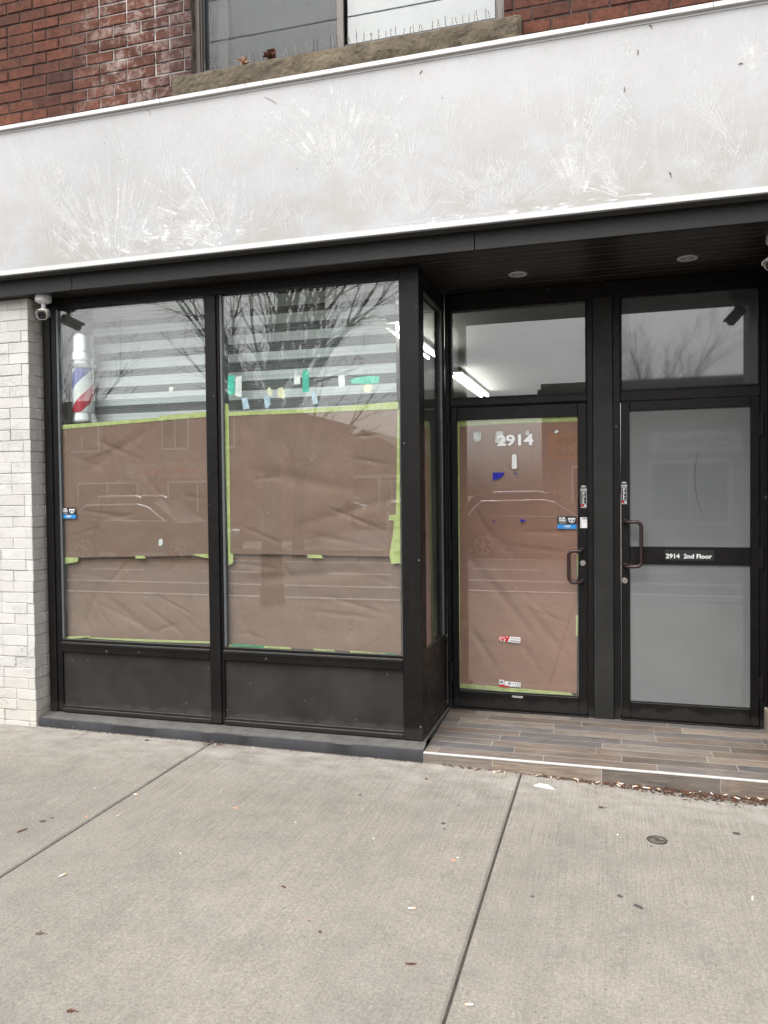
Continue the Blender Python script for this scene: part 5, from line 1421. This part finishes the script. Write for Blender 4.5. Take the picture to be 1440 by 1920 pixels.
# crumpled tissue
p = atg(1020, 1476); vs = []; ff = []
out = [(-0.052, 0.012), (-0.030, 0.030), (0.000, 0.034), (0.010, 0.020), (0.050, -0.010), (0.060, -0.022), (0.030, -0.026), (-0.005, -0.020), (-0.035, -0.010), (-0.055, 0.0)]
vs = [(p.x, p.y, gz(p.x) + 0.017)]
for i, (a, b) in enumerate(out): vs.append((p.x + a * .45, p.y + b * .45, gz(p.x) + rnd.uniform(0.006, 0.022)))
for i, (a, b) in enumerate(out): vs.append((p.x + a, p.y + b, gz(p.x) + rnd.uniform(0.001, 0.006)))
n_ = len(out)
for i in range(n_):
    j = (i + 1) % n_; ff += [(0, 1 + i, 1 + j), (1 + i, 1 + n_ + i, 1 + n_ + j, 1 + j)]
tag(MB().mesh(vs, ff).build('tissue', TISSUE), 'crumpled white tissue in front of the tiled step', 'tissue')

# utility cover
p = atg(1232, 1575)
cv = thing('utility_cover', (p.x, p.y, gz(p.x)), 'small round iron utility cover set in the sidewalk', 'cover')
RZ = gz(p.x)
pv = lambda prof, name, mat: MB().lathe(prof, (p.x, p.y, RZ), 40).build(name, mat, cv, smooth=30)
pv([(0.036, -0.02), (0.036, 0.0016), (0.042, 0.0024), (0.046, 0.0014), (0.046, -0.02)], 'ring', CASTI)
pv([(0.0005, 0.0016), (0.0355, 0.0012), (0.0355, -0.01)], 'plate', CASTG)
m = MB()
for (a0, rr) in ((0, .019), (180, .019)):
    pts = [(p.x + rr * math.cos(R(a0 + 20 * i)) + (0.012 if a0 else -0.012), p.y + rr * 0.7 * math.sin(R(a0 + 20 * i)), RZ + 0.003) for i in range(9)]
    m.tube(pts, 0.0032, 6)
m.build('cast_pattern', CASTI, cv)

def spot(u, v, r, mat, label, name='gum_spot', cat='spot', group=None, el=1.0, a=0.0):
    p = atg(u, v); pts = []
    for k in range(16):
        t = 2 * math.pi * k / 16; rr = r * rnd.uniform(0.82, 1.12)
        x_, y_ = rr * math.cos(t) * el, rr * math.sin(t)
        pts.append((p.x + x_ * math.cos(a) - y_ * math.sin(a), p.y + x_ * math.sin(a) + y_ * math.cos(a)))
    z = gz(p.x)
    return tag(MB().prism(pts, z - 0.002, z + 0.0013, 'xy').build(name, mat), label, cat, group)
GG = 'dark gum spots on the sidewalk'
spot(831, 1544, 0.011, GUM, 'dark gum spot just left of the right joint', group=GG)
spot(833, 1554, 0.007, GUM, 'smaller gum spot touching the one by the right joint', group=GG)
spot(1380, 1563, 0.017, GUM, 'largest dark gum spot right of the utility cover', group=GG)
spot(1221, 1587, 0.006, GUM, 'tiny gum spot at the rim of the utility cover', group=GG)
spot(998, 1681, 0.007, GUM, 'gum spot below and left of the utility cover', group=GG)
spot(1197, 1700, 0.011, GUM, 'long dark gum smear near the right front', group=GG, el=2.0, a=-0.7)
spot(1162, 1680, 0.008, GUM, 'slanting short gum smear above the long one', group=GG, el=1.8, a=-0.8)
spot(80, 1540, 0.013, GUM, 'flat gum spot left of the left joint', group=GG, el=1.4)
spot(98, 1534, 0.007, GUM, 'small gum spot beside the flat left one', group=GG)
spot(675, 1491, 0.009, GUM, 'dark spot in the sidewalk below the corner post', group=GG)
spot(860, 1460 + 50, 0.006, GUM, 'faint dark spot close to the right joint top', group=GG)
spot(850, 1613, 0.008, ORANGE, 'orange paint fleck left of the right joint', 'paint_fleck', 'fleck', 'orange paint flecks', 1.6)
spot(162, 1531, 0.007, ORANGE, 'orange paint fleck beside the left joint', 'paint_fleck', 'fleck', 'orange paint flecks', 1.2)
spot(441, 1515, 0.008, ORANGE, 'orange paint fleck in front of the window ledge', 'paint_fleck', 'fleck', 'orange paint flecks', 1.7)
for u, v, lb in ((554, 1542, 'round white chip in the middle of the slab'), (338, 1600, 'pale chip right of the left joint'), (700, 1572, 'cream chip on the middle slab near the right joint'), (858, 1608, 'white chip beside the orange fleck'), (1158, 1565, 'white chip left of the utility cover'), (178, 1478, 'tiny white chip left of the left joint')):
    spot(u, v, 0.0042, BUTT, lb, 'pale_chip', 'chip', 'pale chips on the sidewalk', 1.2)
leaf('dry_leaf', (lambda q: (q.x, q.y, gz(q.x)))(atg(1127, 1515)), 0.021, LEAFG, 'shrivelled grey leaf in front of the tiled step', 11, 0.25, 0.5)
leaf('dry_leaf', (lambda q: (q.x, q.y, gz(q.x)))(atg(799, 1461)), 0.012, LEAFM, 'small brown leaf bit below the corner of the ledge', 12, 0.3, 2.0)
leaf('dry_leaf', (lambda q: (q.x, q.y, gz(q.x)))(atg(275, 1389)), 0.021, LEAFG, 'dry leaf with a long stem at the foot of the ledge', 13, 0.35, 0.1)
leaf('dry_leaf', (lambda q: (q.x, q.y, gz(q.x)))(atg(74, 1751)), 0.020, LEAFG, 'flattened grey brown leaf at the lower left', 14, 0.12, 0.2)
leaf('dry_leaf', (lambda q: (q.x, q.y, gz(q.x)))(atg(600, 1748)), 0.009, LEAFM, 'tiny brown leaf in the middle foreground', 15, 0.3, 2.2)
leaf('dry_leaf', (lambda q: (q.x, q.y, gz(q.x)))(atg(580, 1727)), 0.009, LEAFP, 'tiny straw coloured leaf above the tiny brown one', 16, 0.3, 2.9)
leaf('dry_leaf', (lambda q: (q.x, q.y, gz(q.x)))(atg(132, 1897)), 0.017, LEAFM, 'brown leaf smear at the bottom left', 17, 0.1, 0.2)
leaf('dry_leaf', (lambda q: (q.x, q.y, gz(q.x)))(atg(1372, 1487)), 0.012, LEAFM, 'dark brown curled leaf on the litter by the step', 18, 0.7, 1.0, True)
for u, v, a, l, lb in ((532, 1664, -0.5, 0.022, 'short dark twig in the middle of the slab'), (42, 1558, 1.2, 0.05, 'thin curved twig at the left edge of the sidewalk'), (770, 1808, 0.2, 0.035, 'thin twig low beside the right joint')):
    p = atg(u, v); d = Vector((math.cos(a), math.sin(a), 0)) * l / 2
    q = Vector((p.x, p.y, gz(p.x) + 0.003))
    tag(MB().tube([q - d, q + Vector((0.004, -0.003, 0.002)), q + d], [0.0028, 0.003, 0.0015], 6).build('twig', LEAFM), lb, 'twig')

# ================================================================== ACROSS THE STREET (mirrored in the glass)
RB2 = basic('far_red_brick', (0.25, 0.14, 0.11), 0.9, 0, 0.3, 2.0, 0.4)
TANB = basic('far_buff_brick', (0.34, 0.27, 0.20), 0.9, 0, 0.25, 2.0, 0.4)
ROOFD = basic('dark_roofing', (0.055, 0.055, 0.058), 0.85, 0, 0.2, 3, 0.4)
DGL = basic('dark_far_glass', (0.03, 0.034, 0.04), 0.08, 0, 0.1, 2, 0.0)
WFR = basic('white_far_frame', (0.70, 0.70, 0.69), 0.5, 0, 0.05, 5, 0.05)
BARK = basic('grey_bark', (0.085, 0.072, 0.060), 0.9, 0, 0.3, 8, 0.6)
def building(name, x0, x1, y0, y1, h, wall, label, wins, sign=None, para=0.35):
    t = thing(name, ((x0 + x1) / 2, y0, -0.05), label, 'building', 'buildings across the street')
    MB().box(x0, x1, y1, y0, -0.3, h).build('wall', wall, t)
    m = MB(); m.box(x0 - 0.12, x1 + 0.12, y1 - 0.12, y0 + 0.12, h, h + 0.16); m.box(x0 - 0.02, x1 + 0.02, y0 - 0.3, y0 + 0.04, h + 0.1605, h + para)
    m.build('roof', ROOFD, t)
    for (wx, wz, ww, wh) in wins:
        f = MB().box(wx, wx + ww, y0 - 0.05, y0 + 0.05, wz, wz + wh).build('window_frame', WFR, t)
        MB().box(wx + .07, wx + ww / 2 - .03, y0 + 0.051, y0 + 0.055, wz + .08, wz + wh - .08).box(wx + ww / 2 + .03, wx + ww - .07, y0 + 0.051, y0 + 0.055, wz + .08, wz + wh - .08).build('pane', DGL, f)
    if sign:
        for (sx0, sx1, sz0, sz1, bc, lines, tcx) in sign:
            s_ = MB().box(sx0, sx1, y0 + 0.02, y0 + 0.12, sz0, sz1).build('shop_sign', bc, t)
            for i, ln in enumerate(lines):
                tx = MB()
                hgt = (sz1 - sz0) / len(lines)
                # the sign faces the street (+y): text runs from high x to low x
                tx.text(ln, sx1 - (sx1 - sx0) * 0.1, y0 + 0.125, sz1 - hgt * (i + 0.78), hgt * 0.7, 0.006, (sx1 - sx0) * 0.8, 0.004, None, 'LEFT', 1.0, True)
                tx.build('lettering', tcx, s_)
    return t
YO = -20.0
orng = basic('orange_sign', (0.75, 0.30, 0.03), 0.5, 0, 0.05, 4, 0.02); redl = basic('red_letters', (0.65, 0.03, 0.03), 0.5, 0, 0.05, 4, 0.02); bro = basic('brown_letters', (0.16, 0.07, 0.02), 0.5)
building('low_shop', -2.15, 9.0, YO, YO - 10, 4.75, TANB, 'flat roofed shop mirrored in the door glass', [(-1.2, 0.6, 1.3, 1.8), (1.2, 0.5, 2.4, 2.0), (4.4, 0.5, 2.4, 2.0), (7.4, .5, 1.3, 2)],
         [(-1.9, 0.1, 2.62, 3.50, orng, ['Therapy', 'Clinic'], bro), (1.2, 3.9, 2.75, 3.4, WFR, ['CLINIC'], bro)])
building('brick_house', -26.0, -12.2, YO, YO - 12, 4.75, RB2, 'low brick building mirrored in the left pane', [(-15.4, 3.2, 1.1, 1.2), (-13.4, 3.2, 0.9, 1.2), (-19.0, 0.5, 2.6, 1.6), (-15.2, 0.5, 2.4, 1.6), (-19.5, 3.2, 1.5, 1.2)],
         [(-16.8, -13.6, 2.2, 2.75, TANB, ['HAIR STUDIO'], redl)])
building('brick_house', 10.0, 22.0, YO, YO - 12, 6.2, RB2, 'brick building past the low shop mirrored at the right', [(11.5, 3.4, 1.4, 1.5), (14.5, 3.4, 1.4, 1.5)])
def house(x, y, w_, d_, h, wall, label):
    t = thing('gabled_house', (x, y, -0.1), label, 'house', 'houses far down the side street')
    MB().box(x - w_ / 2, x + w_ / 2, y - d_, y, -0.3, h).build('wall', wall, t)
    MB().prism([(x - w_ / 2 - 0.3, h), (x + w_ / 2 + 0.3, h), (x, h + w_ * 0.28)], y - d_ - 0.3, y + 0.3).build('roof', ROOFD, t)
    for (dx, zz_) in ((-0.28, 0.8), (0.2, 0.8)):
        f = MB().box(x + dx * w_ - .6, x + dx * w_ + .6, y - 0.05, y + 0.06, zz_, zz_ + 1.5).build('window_frame', WFR, t)
        MB().box(x + dx * w_ - .5, x + dx * w_ - .03, y + 0.061, y + 0.066, zz_ + .1, zz_ + 1.4).box(x + dx * w_ + .03, x + dx * w_ + .5, y + 0.061, y + 0.066, zz_ + .1, zz_ + 1.4).build('pane', DGL, f)
    m = MB()
    for k in range(4): m.box(x - w_ / 2 + k * w_ / 3 - 0.06, x - w_ / 2 + k * w_ / 3 + 0.06, y + 1.6, y + 1.72, -0.2, 2.4495)
    m.box(x - w_ / 2 - .1, x + w_ / 2 + .1, y + 0.02, y + 1.8, 2.45, 2.6); m.build('porch', WFR, t)
house(-13.5, -38, 8, 9, 3.0, RB2, 'nearest gabled brick house mirrored in the middle pane')
house(-23.5, -40, 8, 9, 3.0, TANB, 'buff gabled house mirrored behind the tree trunk')
house(-34.0, -42, 8, 9, 3.0, RB2, 'farthest gabled brick house mirrored in the middle pane')

def tree(x, y, h, r0, seed, label, spread=0.55, depth=6, first=0.32, twigs=3, tone_=BARK, lean=(0, 0), limb=1.0):
    t = thing('bare_tree', (x, y, -0.05), label, 'tree', 'bare winter trees')
    r = random.Random(seed); tk = MB(); cw = MB()
    def branch(p, d, L, rad, lev, tgt, up=0.05):
        n_ = (6, 7, 5, 4, 3)[lev]; pts = [p]; dd = d.copy(); q = p.copy()
        for i in range(n_):
            dd = (dd + Vector((r.gauss(0, .09), r.gauss(0, .09), r.gauss(up, .06)))).normalized(); q = q + dd * (L / n_); pts.append(q.copy())
        rads = [max(0.0028, rad * (1 - 0.75 * i / n_)) for i in range(n_ + 1)]
        if lev == 0: rads = [rad * (1.25 if i == 0 else 1 - 0.35 * i / n_) for i in range(n_ + 1)]
        tgt.tube(pts, rads, (9, 7, 5, 4, 3)[lev], True)
        if lev >= depth: return
        k = (7, 9, 6, 4)[lev] if twigs == 3 else (6, 7, 5, 3)[lev]
        for i in range(k):
            f = (0.80 + 0.2 * i / k) if lev == 0 else (0.18 + 0.8 * (i + r.random() * .6) / k)
            g = min(n_ - 1, int(f * n_)); a = pts[g].lerp(pts[g + 1], f * n_ - g)
            d0 = (pts[g + 1] - pts[g]).normalized(); ax = d0.orthogonal().normalized()
            ax = Matrix.Rotation((2.4 * i + r.uniform(-.5, .5)) if lev else 2 * math.pi * i / k + r.uniform(-.3, .3), 3, d0) @ ax
            sp2 = spread * r.uniform(0.7, 1.4)
            nd = (d0 * math.cos(sp2) + ax * math.sin(sp2)).normalized()
            branch(a, nd, L * (r.uniform(1.0, 1.35) * limb if lev == 0 else r.uniform(0.34, 0.58)), rads[g] * (r.uniform(.45, .65) if lev == 0 else r.uniform(0.42, 0.6)), lev + 1, cw)
    branch(Vector((x, y, -0.15)), Vector((lean[0], lean[1], 1)).normalized(), h * first, r0, 0, tk)
    tk.build('trunk', tone_, t, smooth=60); cw.build('crown', tone_, t, smooth=60)
    return t
tree(-4.65, -5.62, 8.0, 0.17, 21, 'bare street tree mirrored in the middle pane', 0.55, 4, 0.32, lean=(0.0, -0.10))
tree(-8.2, -15.2, 9.5, 0.16, 8, 'bare tree across the road mirrored in the middle pane', 0.6, 4, 0.26, 2)
tree(2.0, -26.0, 10.5, 0.13, 15, 'bare twiggy tree mirrored in the grey transom', 0.42, 4, 0.30, 3, limb=1.15)
tree(-11.6, -9.5, 8.0, 0.12, 33, 'bare tree mirrored at the top of the left pane', 0.6, 4, 0.3, 2, BARK)
# overhead cables over the road
for k, (yy, z_) in enumerate(((-7.2, 9.75), (-7.3, 10.5), (-7.1, 11.3))):
    pts = [(-30 + 60 * i / 24, yy, z_ - 0.6 * (1 - ((i - 12) / 12) ** 2)) for i in range(25)]
    tag(MB().tube(pts, 0.011, 6).build('overhead_cable', BVINYL), ('lowest', 'middle', 'highest')[k] + ' overhead cable mirrored in the upper window', 'cable', 'overhead cables')

def car(x, y, rz, paint, label, suv=True):
    t = thing('parked_car', (x, y, -0.17), label, 'car', 'cars across the road', rz)
    H = 1.66 if suv else 1.45
    L = 4.7; hw = 0.9
    side = [(-2.32, 0.35), (-2.35, 0.75), (-2.25, 1.0), (-2.1, 1.06), (1.15, 1.0), (1.9, 0.92), (2.25, 0.78), (2.35, 0.55), (2.3, 0.32)]
    def loft(sec, ws, name, mat, par, bev=0.0):
        vs = []; n_ = len(sec)
        for s_ in (-1, 1):
            for (p_, w_) in zip(sec, ws): vs.append((p_[0], s_ * w_, p_[1]))
        ff = [list(range(n_)), list(range(2 * n_ - 1, n_ - 1, -1))] + [(i, (i + 1) % n_, n_ + (i + 1) % n_, n_ + i) for i in range(n_)]
        o = MB().mesh(vs, ff).build(name, mat, par, world=False)
        if bev:
            bv = o.modifiers.new('bevel', 'BEVEL'); bv.width = bev; bv.segments = 3; bv.limit_method = 'ANGLE'
        return o
    loft(side, [hw] * len(side), 'body', paint, t, 0.07)
    roof = [(-2.15, 1.04), (-1.95, 1.30), (-1.7, H - 0.06), (-1.2, H), (0.1, H), (0.5, H - 0.08), (1.35, 1.0)]
    loft(roof, [0.86, 0.80, 0.70, 0.66, 0.66, 0.68, 0.84], 'cabin', paint, t, 0.04)
    for s_ in (-1, 1):
        gl = [(-1.85, 1.10), (-1.72, 1.30), (-1.5, H - 0.16), (0.12, H - 0.14), (0.45, H - 0.22), (1.05, 1.07)]
        m = MB(); tr = MB()
        yy = lambda z_: 0.865 - (z_ - 1.0) * 0.27
        m.mesh([(a, s_ * (yy(b) + 0.012), b) for a, b in gl] + [(a, s_ * (yy(b) - 0.02), b) for a, b in gl], [list(range(6)), list(range(11, 5, -1))] + [(i, (i + 1) % 6, 6 + (i + 1) % 6, 6 + i) for i in range(6)])
        m.build('side_window', DGL, t, world=False)
        tr.tube([(a, s_ * (yy(b) + 0.014), b) for a, b in gl + gl[:1]], 0.028, 6); tr.build('chrome_trim', CHROME, t, world=False)
        for wx in (-1.42, 1.42):
            wl = MB().lathe([(0.0, -0.11), (0.26, -0.11), (0.335, -0.09), (0.345, 0.0), (0.335, 0.09), (0.26, 0.105), (0.0, 0.105)], (wx, s_ * 0.82, 0.345), 28, Matrix.Rotation(R(90), 4, 'X')).build('wheel', BVINYL, t, smooth=30, world=False)
            m = MB()
            for k in range(7):
                a = R(360 / 7 * k); m.tube([(wx, s_ * 0.94, 0.345), (wx + 0.23 * math.cos(a), s_ * 0.935, 0.345 + 0.23 * math.sin(a))], [0.03, 0.02], 5)
            m.tube([(wx + 0.235 * math.cos(R(20 * k)), s_ * 0.935, 0.345 + 0.235 * math.sin(R(20 * k))) for k in range(19)], 0.016, 5)
            m.build('rim', STEEL, wl, world=False)
        MB().tube([(-1.2, s_ * 0.62, H + 0.06), (-1.1, s_ * 0.62, H + 0.08), (0.0, s_ * 0.62, H + 0.08), (0.15, s_ * 0.62, H + 0.02)], 0.03, 6).build('roof_rail', CHROME, t, world=False)
        MB().box(2.14, 2.33, s_ * 0.68 - 0.16, s_ * 0.68 + 0.16, 0.66, 0.80, 0.03).build('headlight', CHROME, t, world=False)
    return t
DP = basic('dark_car_paint', (0.07, 0.07, 0.075), 0.18, 0.3, 0.05, 2, 0.0); SP = basic('silver_car_paint', (0.45, 0.46, 0.48), 0.22, 0.6, 0.05, 2, 0.0); WPN = basic('white_car_paint', (0.68, 0.68, 0.68), 0.25, 0, 0.04, 2, 0.0); RP = basic('red_car_paint', (0.30, 0.02, 0.02), 0.2, 0.1, 0.05, 2, 0.0)
car(-1.8, -15.35, 0, DP, 'dark parked car with chrome window trim mirrored in the papered door')
car(-12.2, -14.2, 0, DP, 'dark parked car mirrored in the left pane')
car(-18.4, -14.9, 0, WPN, 'white parked car mirrored at the far left')
car(-8.6, -33.0, R(8), SP, 'silver car in front of the nearest gabled house', False)
car(-18.8, -32.5, R(4), RP, 'red car in front of the buff gabled house', False)
car(-13.2, -35.0, R(0), SP, 'silver car by the side street mirrored in the middle pane', False)
# two bollards and a white post on the far side
for (x, y, lb) in ((-6.2, -17.2, 'white bollard at the side street corner'), (-5.0, -17.2, 'white bollard nearest the low shop'), (-10.2, -17.3, 'white bollard by the brick building')):
    MB_ = MB().tube([(x, y, -0.1), (x, y, 1.0)], 0.06, 12); MB_.lathe([(0.06, 0), (0.045, 0.03), (0.0, 0.04)], (x, y, 1.0), 12)
    tag(MB_.build('bollard', WFR, smooth=40), lb, 'bollard', 'white bollards across the road')
